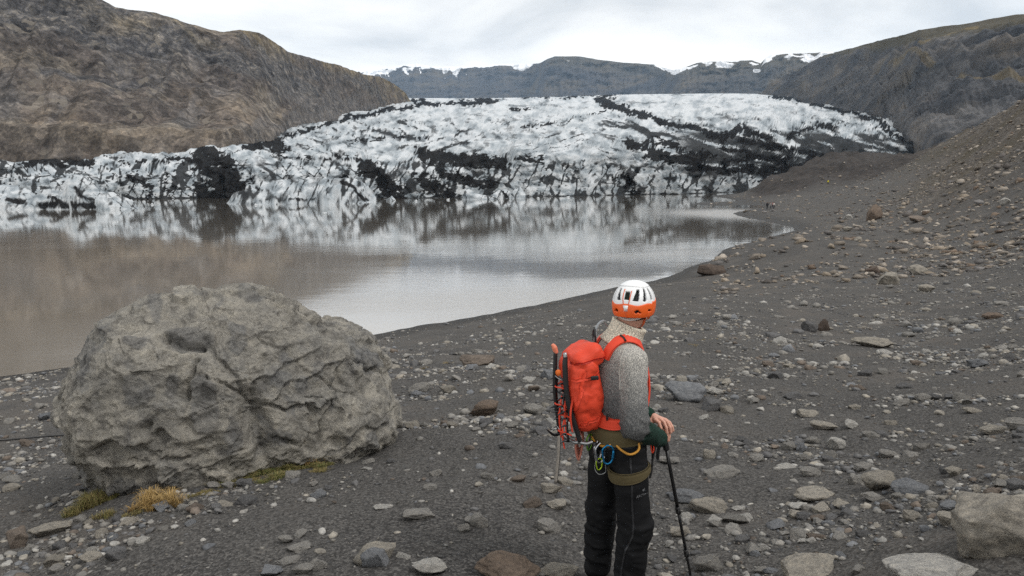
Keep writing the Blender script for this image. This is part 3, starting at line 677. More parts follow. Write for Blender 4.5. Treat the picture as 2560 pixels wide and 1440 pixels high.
# ------------------------------------------------------------------ stones
def ground_hit(px, py):
    """Where the sight line of a photo pixel meets the bank."""
    px = np.atleast_1d(np.asarray(px, float)); py = np.atleast_1d(np.asarray(py, float))
    Ds = np.exp(np.linspace(math.log(1.4), math.log(420), 260))
    res = np.full(len(px), 400.0)
    P = at(px[:, None], py[:, None], Ds[None])
    gz = bank_z(P[..., 0], P[..., 1], False).reshape(P.shape[:2])
    below = P[..., 2] < gz
    for i in range(len(px)):
        j = np.argmax(below[i])
        if below[i, j]:
            if j > 0:
                a = P[i, j - 1, 2] - gz[i, j - 1]; b = gz[i, j] - P[i, j, 2]
                res[i] = Ds[j - 1] + (Ds[j] - Ds[j - 1]) * a / (a + b + 1e-9)
            else: res[i] = Ds[0]
    return res
_ICO = {s: ico(s) for s in (1, 2, 3, 4, 5)}
def stone_shape(seed, sub, angular=0.5, rough=0.05):
    r = np.random.RandomState(seed)
    V, Fc = _ICO[sub]; V = V.copy()
    V = V * (1 + 0.22 * fbm(V * 0.8 + r.uniform(0, 90, 3), 2))[:, None]
    n = int(6 + 14 * angular)
    for i in range(n):
        d = r.normal(size=3); d /= np.linalg.norm(d)
        lim = r.uniform(0.42, 0.74) if angular > 0.6 else r.uniform(0.55, 0.86)
        h = V @ d - lim
        V = V - np.outer(np.maximum(h, 0) * (0.90 + 0.10 * angular), d)
    if sub >= 3:
        V = V * (1 + rough * fbm(V * 2.6 + r.uniform(0, 50, 3), 3) + 0.4 * rough * ridged(V * 6 + r.uniform(0, 50, 3), 3))[:, None]
    V = V - (V.max(0) + V.min(0)) / 2
    return V / ((V.max(0) - V.min(0)) / 2), Fc
def stone_mat(name, src):
    k = NT(name, 0.9, 0.12)
    c = k.ocol() if src == 'object' else k.attr('tint', 'Color')
    vec = k.pos('Object') if src != 'object' else None
    n1 = k.noise(5.0 if src == 'object' else 14, 6, 0.7, 0.4, vec); n2 = k.noise(26 if src == 'object' else 60, 4, 0.75, 0.0, vec)
    c2 = k.mix(1.0, c, k.ramp(n1, (0.28, (0.52, 0.53, 0.56)), (0.5, (1, 1, 1)), (0.70, (1.42, 1.38, 1.32))), 'MULTIPLY')
    c2 = k.mix(1.0, c2, k.ramp(n2, (0.3, (0.78, 0.78, 0.78)), (0.7, (1.2, 1.2, 1.2))), 'MULTIPLY')
    b = k.bump(n1, 0.5, 0.12 if src == 'object' else 0.03); b = k.bump(n2, 0.5, 0.04 if src == 'object' else 0.01, b)
    return k.done(c2, b)
M_STONE = stone_mat('stone_surface', 'object'); M_STONES = stone_mat('loose_stones', 'attr')
PAL = {'grey': (0.215, 0.208, 0.195), 'dark grey': (0.120, 0.120, 0.122), 'pale grey': (0.350, 0.342, 0.322), 'brown': (0.155, 0.130, 0.110),
       'blue-grey': (0.165, 0.172, 0.183), 'tan': (0.265, 0.247, 0.216), 'dark brown': (0.088, 0.070, 0.059), 'reddish brown': (0.142, 0.112, 0.090)}
for q_ in PAL: PAL[q_] = np.array(PAL[q_])
PRO = [mesh('stone', *stone_shape(100 + i, 4, [0.45, 0.9, 0.65, 1.0][i % 4], 0.12), M_STONE, smooth=True) for i in range(16)]
def one_stone(me, X, Y, z, size, rot, tilt, colr, label, group, cat='stone', name='stone'):
    o = obj(name, me, None, (X, Y, z), label, cat, group)
    o.scale = [float(c) for c in size]; o.rotation_euler = (tilt[0], tilt[1], rot); o.color = (*[float(c) for c in colr], 1)
    return o
# the stones one can point at: photo box, colour, angular?, label
HS = [
 (2350,1218,2650,1424,'tan',0.85,'large tan-grey boulder cut off by the right edge at the bottom','boulder'),
 (2205,1396,2458,1475,'pale grey',0.5,'long pale flat-topped rock in the bottom right corner below the tan boulder','rock'),
 (1930,1384,2106,1470,'tan',0.5,'rounded tan rock at the bottom edge right of the trekking pole','rock'),
 (1176,1380,1360,1480,'reddish brown',0.6,'broad brown rock at the bottom edge left of the hiker','rock'),
 (1732,1383,1806,1434,'grey',0.6,'grey speckled stone at the foot of the trekking pole',None),
 (2122,1410,2168,1438,'grey',0.8,'small angular grey stone between the two rocks at the bottom right',None),
 (1882,1414,1918,1436,'grey',0.5,'small grey stone left of the rounded tan rock at the bottom',None),
 (1716,1232,1820,1292,'tan',0.35,'pitted tan stone just right of the trekking pole shaft',None),
 (1668,1218,1764,1264,'blue-grey',0.6,'flat blue-grey stone behind the trekking pole shaft',None),
 (1764,1288,1808,1322,'pale grey',0.8,'small pale angular stone below the pitted stone by the pole',None),
 (1827,1262,1866,1280,'pale grey',0.3,'small pale oval stone right of the pitted stone',None),
 (1758,1168,1854,1200,'grey',0.5,'long low grey stone right of the pole handle strap',None),
 (2149,1178,2244,1236,'tan',0.6,'tan-grey rounded stone leaning in the middle of a trio on the right',None),
 (2226,1198,2342,1244,'blue-grey',0.9,'wide flat slate slab at the right end of a trio of stones',None),
 (2120,1182,2172,1216,'grey',0.6,'grey stone at the left end of the trio beside the slate slab',None),
 (1980,1228,2092,1256,'tan',0.3,'low rough tan stone sunk in gravel left of the stone trio',None),
 (2152,1234,2228,1256,'grey',0.6,'low grey stone in front of the slate slab',None),
 (2343,1253,2416,1278,'blue-grey',0.2,'smooth bluish oval stone left of the large tan boulder',None),
 (1998,1167,2053,1197,'grey',0.7,'grey stone with a pale lower face in the middle of the right gravel',None),
 (2067,1090,2114,1130,'pale grey',0.8,'whitish blocky stone standing up in the right gravel',None),
 (2192,1119,2248,1151,'grey',0.3,'oval grey stone beside an angular one in the right gravel',None),
 (2252,1126,2298,1160,'grey',0.8,'angular grey stone right of the oval grey stone',None),
 (2020,1048,2092,1080,'tan',0.4,'crumbly tan stone behind the whitish blocky stone',None),
 (1988,1104,2016,1133,'blue-grey',0.7,'small bluish stone in the cluster left of the whitish stone',None),
 (2013,1089,2053,1113,'grey',0.4,'grey stone at the back of the cluster left of the whitish stone',None),
 (1660,946,1770,1017,'blue-grey',1.0,'pointed blue-grey slab standing right of the hiker\'s chest',None),
 (1751,994,1806,1034,'dark grey',0.8,'dark angular stone right of the pointed blue-grey slab',None),
 (1768,952,1799,972,'grey',0.7,'small grey stone behind the pointed blue-grey slab',None),
 (1745,1035,1775,1051,'pale grey',0.3,'small pale round stone above the hiker\'s hands',None),
 (2003,799,2044,837,'dark grey',0.9,'dark blue-grey block in the cobble field',None),
 (2042,797,2073,833,'dark brown',0.6,'dark brownish stone touching the dark block in the cobble field',None),
 (2127,846,2231,872,'tan',0.6,'low pale stone slab lying in the cobble field behind',None),
 (2187,678,2245,718,'tan',0.5,'rounded tan boulder on the slope above the cobbles',None),
 (2162,664,2197,688,'dark brown',0.5,'dark brown stone left of the rounded tan boulder',None),
 (2270,661,2323,692,'tan',0.4,'pale tan stone right of the rounded tan boulder',None),
 (1742,661,1816,693,'dark brown',0.4,'dark brown boulder lying at the water\'s edge','boulder'),
 (2487,860,2518,877,'pale grey',0.2,'small pale oval stone near the right edge of the cobbles',None),
 (2503,881,2540,910,'dark grey',0.4,'dark round stone near the right edge of the cobbles',None),
 (2447,1059,2528,1091,'tan',0.4,'low tan stone near the right edge',None),
 (2510,1044,2590,1080,'grey',0.7,'grey slab cut off by the right edge',None),
 (2453,779,2508,799,'reddish brown',0.4,'ochre-brown stone far right in the cobble field',None),
 (1865,1133,1912,1158,'grey',0.6,'grey stone in the gravel right of the hiker\'s hands',None),
 (1939,1158,1992,1174,'pale grey',0.3,'thin pale flat stone left of the stone with a pale face',None),
 (1756,1122,1791,1152,'tan',0.6,'small tan block right of the hiker\'s hands',None),
 (1638,1139,1700,1163,'grey',0.9,'thin flat grey stone behind the top of the pole',None),
 (2359,1164,2408,1194,'tan',0.8,'angular tan stone above the large tan boulder',None),
 (2231,994,2278,1019,'grey',0.4,'grey stone at the left end of a pebble row on the right',None),
 (2287,981,2328,1008,'grey',0.4,'grey stone in the middle of a pebble row on the right',None),
 (2406,1019,2458,1036,'tan',0.3,'flat tan stone at the right end of the pebble row',None),
 (1992,1022,2050,1046,'tan',0.6,'tan stone in the bare gravel right of the hiker',None),
 (1945,1325,1978,1341,'grey',0.6,'small grey stone alone in the lower right gravel',None),
 (1989,1344,2028,1361,'pale grey',0.7,'small pale jagged stone above the rounded tan rock',None),
 (1931,839,1969,863,'pale grey',0.6,'pale wedge-shaped stone left of the dark block',None),
 (2292,708,2333,735,'tan',0.3,'tan round stone on the slope right of the tan boulder',None),
 (2164,512,2204,559,'reddish brown',0.7,'upright reddish-brown boulder on the far slope','boulder'),
 (2106,536,2130,551,'pale grey',0.6,'pale stone left of the upright reddish boulder',None),
 (2265,540,2320,559,'brown',0.4,'long brown boulder right of the upright reddish one','boulder'),
 (2134,592,2156,607,'tan',0.2,'round tan stone below the upright reddish boulder',None),
 (2496,495,2527,516,'pale grey',0.4,'pale boulder high on the slope near the right edge','boulder'),
 (2106,566,2130,581,'tan',0.4,'tan stone on the sand below the pale stone',None),
 (263,1364,321,1407,'dark grey',1.0,'sharp-edged dark blue block alone on the gravel at lower left',None),
 (8,1317,78,1382,'brown',0.9,'brown angular stone at the left edge',None),
 (74,1298,181,1347,'tan',0.3,'long low tan stone at the left edge behind the brown one',None),
 (182,1285,220,1308,'grey',0.3,'grey oval stone left of the boulder\'s foot grass',None),
 (276,1285,307,1308,'dark grey',0.4,'dark round stone below the boulder\'s foot',None),
 (440,1257,471,1281,'grey',0.5,'grey stone of a pair in front of the big boulder',None),
 (467,1249,496,1268,'tan',0.3,'tan stone of a pair in front of the big boulder',None),
 (551,1200,589,1224,'grey',0.5,'left grey stone of a pair against the boulder\'s front',None),
 (588,1192,633,1218,'dark grey',0.9,'dark angular right stone of a pair against the boulder\'s front',None),
 (516,1200,556,1224,'grey',0.3,'smooth grey stone in the grass at the boulder\'s front',None),
 (484,1219,504,1237,'dark grey',0.4,'small dark stone in the grass at the boulder\'s front',None),
 (770,1201,797,1218,'grey',0.8,'small flat grey stone right of the green grass patch',None),
 (811,1211,832,1227,'dark grey',0.6,'small dark stone right of the flat grey one',None),
 (1005,1272,1097,1300,'grey',0.6,'long notched grey stone left of the hiker',None),
 (931,1257,985,1278,'pale grey',0.3,'pale domed stone left of the long notched stone',None),
 (1172,1279,1223,1327,'grey',0.15,'round speckled black-and-white stone left of the hiker\'s legs',None),
 (1142,1306,1177,1333,'grey',0.4,'grey stone at the left of the round speckled one',None),
 (879,1353,998,1421,'tan',0.6,'weathered tan stone behind a blue-grey one at the bottom',None),
 (901,1365,983,1428,'blue-grey',0.8,'blue-grey wedge leaning on a tan stone at the bottom',None),
 (693,1334,739,1361,'grey',0.4,'grey stone at the top of the bottom left cluster',None),
 (715,1358,783,1382,'grey',0.9,'pointed flat stone in the bottom left cluster',None),
 (688,1389,750,1415,'grey',0.6,'grey stone left in the bottom left cluster',None),
 (726,1408,789,1442,'grey',0.7,'angular grey stone at the bottom of the bottom left cluster',None),
 (650,1410,712,1446,'blue-grey',0.6,'bluish stone at the lower left of the bottom left cluster',None),
 (767,1391,821,1429,'grey',0.6,'grey stone right in the bottom left cluster',None),
 (1019,1397,1123,1446,'pale grey',0.7,'whitish stone at the bottom edge left of the brown rock',None),
 (1340,1404,1456,1452,'tan',0.5,'tan stone at the bottom edge beside the hiker\'s left leg',None),
 (1172,997,1251,1050,'reddish brown',0.7,'reddish-brown block between the big boulder and the backpack',None),
 (1306,1006,1375,1041,'grey',0.4,'grey stone left of the backpack',None),
 (1017,954,1078,989,'grey',0.4,'grey stone right of the big boulder\'s shoulder',None),
 (1142,884,1235,919,'brown',0.5,'flat brown stone on the bank behind the big boulder',None),
 (1349,1205,1406,1239,'tan',0.7,'flat pale stone on which the thin stick stands',None),
 (1243,1101,1281,1125,'dark grey',0.8,'dark angular stone below the reddish-brown block',None),
 (1071,1171,1108,1194,'grey',0.7,'grey stone between the big boulder and the stick',None),
 (1337,1298,1406,1339,'grey',0.7,'grey stone left of the hiker\'s knees',None),
 (1366,1249,1422,1279,'tan',0.4,'tan stone below the flat stone with the stick',None),
 (5,1205,56,1232,'tan',0.3,'tan round stone at the left edge beside the boulder',None),
 (8,1189,61,1207,'grey',0.3,'grey round stone at the left edge behind the tan one',None),
 (904,1143,939,1161,'grey',0.3,'small grey stone at the boulder\'s right foot',None),
 (964,1145,987,1161,'dark grey',0.5,'small dark stone at the boulder\'s right foot',None),
 (130,1347,171,1377,'dark grey',0.5,'dark stone right of the brown angular one',None)]
_hx = np.array([((a + c) / 2, d - 0.18 * (d - b)) for a, b, c, d, *_ in HS])
_hD = ground_hit(_hx[:, 0], _hx[:, 1])
HAND = []
for i, (x0, y0, x1, y1, cn, angu, lab, cat) in enumerate(HS):
    D = _hD[i]; wm = (x1 - x0) * D / F_PX; hm = (y1 - y0) * D / F_PX
    al = math.atan((( y1 - HOR) / F_PX))
    sx = wm / 2; sy = 0.72 * sx; sz = max(0.30 * sx, (hm - sy * math.sin(al)) / 2 / math.cos(al) * 1.12)
    P = at((x0 + x1) / 2, _hx[i, 1], D + sy * 0.55)
    gz = float(bank_z(P[0], P[1], False)[0])
    big = (x1 - x0) > 85 or cat == 'boulder'
    rr = random.Random(i)
    me = mesh('stone', *stone_shape(500 + i, 5 if (x1 - x0) > 150 else 4, max(angu, 0.8 if cat == 'boulder' else 0), 0.10), M_STONE) if big else PRO[rr.randrange(4) * 4 + (1 if angu > 0.75 else 3 if angu > 0.65 else 2 if angu > 0.45 else 0)]
    rot = rr.uniform(-0.35, 0.35) + (math.pi if rr.random() < 0.5 else 0)
    one_stone(me, P[0], P[1], gz + sz * 0.52, (sx, sy, sz), rot, (rr.uniform(-0.12, 0.12), rr.uniform(-0.12, 0.12)), PAL[cn] * rr.uniform(0.92, 1.1), lab,
              None, cat or 'stone', cat if cat in ('boulder', 'rock') else 'stone')
    HAND.append((P[0], P[1], max(sx, sy)))
HAND = np.array(HAND)

# density of cobbles over the bank, from spots in the photograph
DEN = [(80, 1000, 1.0), (60, 1180, 0.9), (150, 1330, 0.9), (60, 1400, 1.0), (450, 1330, 0.22), (700, 1250, 0.18), (800, 1420, 0.8), (1000, 1330, 0.3), (1050, 1420, 0.6), (1250, 1350, 0.5),
       (1200, 1200, 0.3), (1050, 1080, 0.7), (1100, 960, 0.95), (1300, 900, 0.7), (1350, 1010, 1.0), (1000, 880, 0.4), (1100, 830, 0.08), (1500, 780, 0.05), (1700, 740, 0.04), (1700, 880, 1.0),
       (1750, 800, 0.5), (1900, 760, 0.15), (1900, 850, 1.2), (2000, 940, 1.0), (1750, 960, 0.6), (1900, 1030, 0.22), (1800, 1150, 0.45), (2000, 1200, 0.3), (2100, 1100, 0.35), (1900, 1300, 0.25), (2000, 1400, 0.25),
       (2200, 1000, 0.6), (2300, 900, 1.1), (2500, 950, 0.9), (2200, 780, 1.3), (2100, 720, 0.5), (2400, 720, 1.3), (2500, 620, 1.0), (2300, 640, 0.8), (2200, 620, 0.3), (2000, 640, 0.1), (2100, 560, 0.3), (2400, 540, 0.8),
       (2500, 1100, 0.4), (2400, 1300, 0.5), (2250, 1330, 0.22), (2550, 800, 1.0), (1550, 1050, 0.4), (1500, 1300, 0.3), (1600, 900, 0.8), (2000, 560, 0.05), (2050, 500, 0.15), (2200, 480, 0.6), (2400, 440, 0.9), (2550, 350, 0.8)]
DEN = np.array(DEN, float)
def dens(px, py):
    d2 = ((px[:, None] - DEN[None, :, 0]) / 1.6) ** 2 + (py[:, None] - DEN[None, :, 1]) ** 2
    w = 1 / (d2 + 900) ** 1.5
    return (w * DEN[None, :, 2]).sum(1) / w.sum(1)
rs = np.random.RandomState(11)
BC, BR = np.array([-2.6, 7.15]), np.array([1.75, 1.0])           # footprint of the big boulder
def scatter(n, D0, D1, r0, r1, pw, dpow, x0=-420, x1=3050, seed=0, boost=1.0):
    """World positions with a power-law size, thinned by the density map."""
    rs = np.random.RandomState(seed)
    px = rs.uniform(x0, x1, n); u = rs.uniform(0, 1, n)
    D = (D0 ** dpow + u * (D1 ** dpow - D0 ** dpow)) ** (1 / dpow)
    X = (px - 1280) / F_PX * D; Zg = bank_z(X, D, False)
    ppx, ppy = project(np.stack([X, D, Zg], -1))
    r = r0 * (1 - rs.uniform(0, 1, n) * (1 - (r0 / r1) ** pw)) ** (-1 / pw)
    dn = dens(ppx, ppy) * boost * (0.08 + 1.9 * sstep(-0.12, 0.6, fbm(np.stack([X * 0.55, D * 0.55, 0 * X], -1), 2) + 0.45 * fbm(np.stack([X * 2.4, D * 2.4, 0 * X + 4], -1), 2)))
    ok = (rs.uniform(0, 1, n) < dn) & (Zg > 0.12)
    ok &= ~((((X - BC[0]) / (BR[0] + 0.05)) ** 2 + ((D - BC[1]) / (BR[1] + 0.1)) ** 2) < 0.85)
    for hx_, hy_, hr in HAND:
        ok &= ((X - hx_) ** 2 + (D - hy_) ** 2) > (hr * 0.75 + r * 0.5) ** 2
    ok &= ((X - 0.62) ** 2 + (D - 3.95) ** 2) > 0.10
    ok &= (D > 2.2) & (r < 0.035 + 0.0105 * D)
    return X[ok], D[ok], Zg[ok], r[ok], ppx[ok], ppy[ok]
def tints(n, seed, far=False):
    rs = np.random.RandomState(seed)
    ks = ['grey', 'dark grey', 'pale grey', 'brown', 'blue-grey', 'tan']
    ci = rs.choice(6, n, p=[0.34, 0.20, 0.14, 0.07, 0.11, 0.14])
    c = np.array([PAL[q] for q in ks])[ci] * rs.uniform(0.75, 1.18, n)[:, None]
    return c, [ks[j] for j in ci]
def pile(name, label, X, Y, Zg, r, colr, protos, seed):
    """Many loose stones joined into one mesh."""
    rs = np.random.RandomState(seed); Vs, Fs, Cs, off = [], [], [], 0
    pi = rs.randint(0, len(protos), len(X))
    for j, (PV, PF) in enumerate(protos):
        m = np.where(pi == j)[0]
        if not len(m): continue
        n = len(m)
        s = np.stack([r[m] * rs.uniform(0.85, 1.3, n), r[m] * rs.uniform(0.7, 1.0, n), r[m] * rs.uniform(0.4, 0.72, n)], -1)
        W = PV[None] * s[:, None]
        a = rs.normal(0, 0.18, n); ca, sa = np.cos(a)[:, None], np.sin(a)[:, None]
        W = np.stack([W[..., 0], W[..., 1] * ca - W[..., 2] * sa, W[..., 1] * sa + W[..., 2] * ca], -1)
        a = rs.uniform(0, 6.28, n); ca, sa = np.cos(a)[:, None], np.sin(a)[:, None]
        W = np.stack([W[..., 0] * ca - W[..., 1] * sa, W[..., 0] * sa + W[..., 1] * ca, W[..., 2]], -1)
        W += np.stack([X[m], Y[m], Zg[m] + s[:, 2] * rs.uniform(0.0, 0.6, n)], -1)[:, None]
        Vs.append(W.reshape(-1, 3)); Fs.append((PF[None] + (off + np.arange(n) * len(PV))[:, None, None]).reshape(-1, 3)); off += n * len(PV)
        Cs.append(np.repeat(colr[m], len(PV), 0))
    return obj(name, mesh(name, np.concatenate(Vs), np.concatenate(Fs), M_STONES, attrs={'tint': np.concatenate(Cs)}), kind='stuff', label=label)
X, Y, Zg, r, ppx, ppy = scatter(130000, 2.4, 60, 0.020, 0.20, 2.15, 1.25, seed=1, boost=0.95)
tc_, tn = tints(len(X), 5)
app = r / Y * F_PX * 2
vis = (ppx > 5) & (ppx < 2555) & (ppy > 600) & (ppy < 1435) & ~((ppx > 150) & (ppx < 1000) & (ppy > 720) & (ppy < 1180) & (Y > 7))
vis &= ~((ppx > 1460) & (ppx < 1650) & (ppy > 700) & (Y > 4.3)) & (r < 0.16)
order = np.argsort(-app * vis)[:300 - len(HS)]
ind = np.zeros(len(X), bool); ind[order] = True
def zone(px, py):
    if px < 480 and py > 1230: return 'in the lower left gravel', 'stones at the lower left'
    if px < 300: return 'left of the big boulder', 'stones left of the big boulder'
    if px < 1000 and py > 1330: return 'along the bottom edge', 'stones along the bottom edge'
    if px < 1000: return 'in front of the big boulder', 'stones in front of the big boulder'
    if px < 1470 and py > 1130: return 'on the path left of the hiker', 'stones on the path left of the hiker'
    if px < 1560: return 'between the big boulder and backpack', 'stones between the big boulder and the backpack'
    if py < 960: return 'in the cobble field on the right', 'cobbles in the field on the right'
    if px < 1850: return 'around the trekking pole', 'stones around the trekking pole'
    if py < 1180: return 'on bare gravel right of the hiker', 'stones on the bare gravel right of the hiker'
    return 'in the lower right gravel', 'stones in the lower right gravel'
ORD = ['first', 'second', 'third', 'fourth', 'fifth', 'sixth', 'seventh', 'eighth', 'ninth', 'tenth', 'eleventh', 'twelfth']
NUM = ['one', 'two', 'three', 'four', 'five', 'six', 'seven', 'eight', 'nine', 'ten', 'eleven', 'twelve']
same = {}
for i in sorted(order, key=lambda q: ppx[q]):
    pi_ = random.Random(int(i)).randrange(16)
    same.setdefault('%s %s stone %s' % (['rounded', 'angular', 'worn', 'sharp'][pi_ % 4], tn[i], zone(ppx[i], ppy[i])[0]), []).append(i)
lab_of = {}
for t_, m_ in same.items():
    for j, i in enumerate(m_):
        lab_of[i] = ('small ' + t_) if len(m_) == 1 else '%s, %s from left of %s' % (t_, ORD[min(j, 11)], NUM[min(len(m_), 12) - 1])
for i in order:
    rr = random.Random(int(i)); zp, zg = zone(ppx[i], ppy[i])
    pi_ = rr.randrange(16); sz = r[i] * rr.uniform(0.42, 0.72)
    size = (r[i] * rr.uniform(0.9, 1.3), r[i] * rr.uniform(0.7, 1.0), sz)
    shape = ['rounded', 'angular', 'worn', 'sharp'][pi_ % 4]
    one_stone(PRO[pi_], X[i], Y[i], Zg[i] + sz * 0.3, size, rr.uniform(0, 6.28), (rr.uniform(-0.15, 0.15), rr.uniform(-0.15, 0.15)), tc_[i],
              lab_of[i], zg)
g_ = ~ind
P2 = [stone_shape(900 + i, 2, [0.45, 0.9, 0.65, 1.0][i % 4]) for i in range(10)]
P1 = [stone_shape(950 + i, 1, [0.45, 0.9, 0.65, 1.0][i % 4]) for i in range(10)]
_I0 = ico(1)
nearm = g_ & (app > 22); farm = g_ & ~nearm
pile('loose_stones', 'loose grey cobbles strewn over the dark gravel bank', X[nearm], Y[nearm], Zg[nearm], r[nearm], tc_[nearm], P2, 3)
pile('small_cobbles', 'small cobbles covering the bank further off', X[farm], Y[farm], Zg[farm], r[farm], tc_[farm], P1, 4)
# pebbles and grit between the stones
import bmesh
def lowpoly(seed):
    r_ = np.random.RandomState(seed); bm = bmesh.new()
    for p_ in r_.normal(size=(9, 3)):
        p_ = p_ / np.linalg.norm(p_) * r_.uniform(0.8, 1.1); bm.verts.new(p_)
    bmesh.ops.convex_hull(bm, input=bm.verts[:]); bmesh.ops.triangulate(bm, faces=bm.faces[:]); bm.verts.index_update()
    vs = [v for v in bm.verts if v.link_faces]; ix = {v: i for i, v in enumerate(vs)}
    out = np.array([v.co[:] for v in vs]), np.array([[ix[v] for v in f.verts] for f in bm.faces]); bm.free(); return out
P0 = [lowpoly(40 + i) for i in range(12)]
px_, py_, pz_, pr_, a_, b_ = scatter(54000, 2.3, 13, 0.0085, 0.030, 1.8, 1.2, seed=2, boost=1.3)
tp, _n = tints(len(px_), 6)
pile('pebbles', 'fine pebbles and grit scattered over the bank', px_, py_, pz_, pr_, tp * 0.82, P0, 7)
# rubble on the far beach and the scree slope
fx, fy, fz, fr, a_, b_ = scatter(60000, 40, 300, 0.12, 0.95, 1.6, 0.8, 1760, 3100, seed=3, boost=0.75)
tf, _n = tints(len(fx), 8)
tf = tf * np.array([1.05, 0.96, 0.88])
pile('scree_rubble', 'scattered rubble on the scree slope and far beach', fx, fy, fz, fr, tf, P0, 9)

# ------------------------------------------------------------------ the big boulder
SIL = [(335, 1300), (285, 1200), (232, 1125), (205, 1075), (190, 1022), (190, 985), (205, 925), (232, 858), (266, 796), (300, 764), (350, 740), (420, 725), (490, 716), (528, 703), (580, 702), (640, 720),
       (690, 745), (720, 766), (800, 812), (850, 818), (900, 845), (940, 890), (970, 940), (985, 975), (1005, 1010), (1017, 1050), (1016, 1100), (990, 1150), (900, 1185), (760, 1215), (600, 1255), (450, 1295), (380, 1310)]
BD = 7.15
sil = at(np.array(SIL)[:, 0], np.array(SIL)[:, 1], BD)
cen = at(585, 1000, BD)
ph = np.arctan2(sil[:, 2] - cen[2], sil[:, 0] - cen[0]); rd_ = np.hypot(sil[:, 2] - cen[2], sil[:, 0] - cen[0])
o_ = np.argsort(ph); ph, rd_ = ph[o_], rd_[o_]
DV, DF = ico(8)
phi = np.arctan2(DV[:, 2], DV[:, 0])
Rp = np.interp(phi, np.concatenate([ph - 2 * math.pi, ph, ph + 2 * math.pi]), np.concatenate([rd_] * 3))
rho = np.hypot(DV[:, 0], DV[:, 2]) ** 0.80
dep = np.sign(-DV[:, 1]) * np.abs(DV[:, 1]) ** 0.92
xs = rho * Rp * np.cos(phi); zs = rho * Rp * np.sin(phi); zs = np.where(zs > 0, zs * 1.045, zs)
ys = -dep * np.where(dep > 0, 0.95, 1.15)
ys = ys + 0.26 * xs                               # the right end lies further away
BVx = np.stack([xs, ys, zs], -1)
rb = np.random.RandomState(21)
def vnorm(V, Fc):
    n = np.zeros_like(V); fn = np.cross(V[Fc[:, 1]] - V[Fc[:, 0]], V[Fc[:, 2]] - V[Fc[:, 0]])
    for i in range(3): np.add.at(n, Fc[:, i], fn)
    return n / (np.linalg.norm(n, axis=1)[:, None] + 1e-12)
BVx = BVx * (1.10 + 0.05 * fbm(DV * 1.6 + 3, 2))[:, None]
N_ = vnorm(BVx, DF)
rad_ = np.linalg.norm(BVx, axis=1); dirs = BVx / rad_[:, None]
pool = np.where(DV[:, 1] < 0.6)[0]
flo = rad_ * 0.80
for nn, d0, d1, tl in ((44, 0.04, 0.15, 0.08), (130, 0.012, 0.045, 0.11), (420, 0.003, 0.009, 0.11)):
    P_ = dirs * rad_[:, None]
    for c_i in rb.choice(pool, nn):               # planes that strike pieces off
        n = N_[c_i] + rb.normal(size=3) * tl; n /= np.linalg.norm(n)
        d_ = P_[c_i] @ n - rb.uniform(d0, d1)
        den = dirs @ n
        rad_ = np.where((den > 0.25) & (d_ < rad_ * den), np.maximum(d_ / np.maximum(den, 0.25), np.minimum(flo, rad_)), rad_)
    if nn < 400: N_ = vnorm(dirs * rad_[:, None], DF)
BVx = dirs * rad_[:, None]
N_ = 0.5 * dirs + 0.5 * N_; N_ /= np.linalg.norm(N_, axis=1)[:, None]
wq = 0.35 * np.stack([fbm(BVx * 2, 3), fbm(BVx * 2 + 9, 3), fbm(BVx * 2 + 19, 3)], -1)
f1a, f2a, cida = worley(BVx * np.array([1.7, 1.7, 2.3]) + 1 + wq)
f1b, f2b, cidb = worley(BVx * 4.2 + 4 + 0.5 * np.stack([fbm(BVx * 3, 2), fbm(BVx * 3 + 9, 2), fbm(BVx * 3 + 19, 2)], -1))
amp = (cida - 0.5) * 0.13 * sstep(0, 0.05, f2a - f1a) + 0.08 * (f1a - 0.45) + (cidb - 0.5) * 0.05 * sstep(0, 0.06, f2b - f1b) + 0.035 * (f1b - 0.45) + 0.030 * ridged(BVx * 1.7 + 3, 4, 0.55) + 0.020 * ridged(np.stack([BVx[:, 0] * 2.2 + BVx[:, 2] * 1.6, BVx[:, 1] * 2.0, BVx[:, 2] * 3.4 - BVx[:, 0] * 1.4], -1) + 8, 3) + 0.016 * fbm(BVx * 6, 4, 0.62) + 0.010 * ridged(BVx * 15, 3)
Wb = BVx + cen
bpx_, bpy_ = project(Wb)
front = dep > -0.1
jx = bpx_ + 9 * fbm(BVx * 5 + 2, 3); jy = bpy_ + 9 * fbm(BVx * 5 + 12, 3)
for pts, w_, dp in [([(498, 722), (515, 770), (535, 830), (552, 900), (566, 925)], 3, 0.015), ([(520, 850), (545, 905), (590, 945), (603, 985), (618, 1010)], 8, 0.035),
                    ([(622, 1000), (645, 1060), (662, 1120)], 36, 0.13), ([(500, 905), (470, 960), (478, 1000)], 6, 0.05), ([(603, 985), (560, 965), (520, 940)], 5, 0.05), ([(840, 1000), (815, 1050), (795, 1110)], 6, 0.07),
                    ([(420, 850), (470, 870), (510, 868)], 15, 0.12), ([(850, 830), (870, 900), (930, 925), (980, 965)], 6, 0.08), ([(630, 1010), (720, 1025), (760, 1010)], 6, 0.06), ([(545, 770), (548, 830)], 3, 0.012),
                    ([(150, 1050), (200, 1110), (260, 1190)], 8, 0.05), ([(690, 1095), (740, 1110)], 8, 0.06), ([(640, 840), (720, 880), (800, 940), (880, 990)], 5, 0.03), ([(330, 1120), (400, 1150), (470, 1135)], 8, 0.05)]:
    d = polydist(jx, jy, pts)
    amp = amp - front * dp * sstep(1.3, 0.0, d / w_)
clast_hollow_shade = np.zeros(len(BVx))  # blue-grey clasts, plus the shade of one wide hollow painted as dark colour
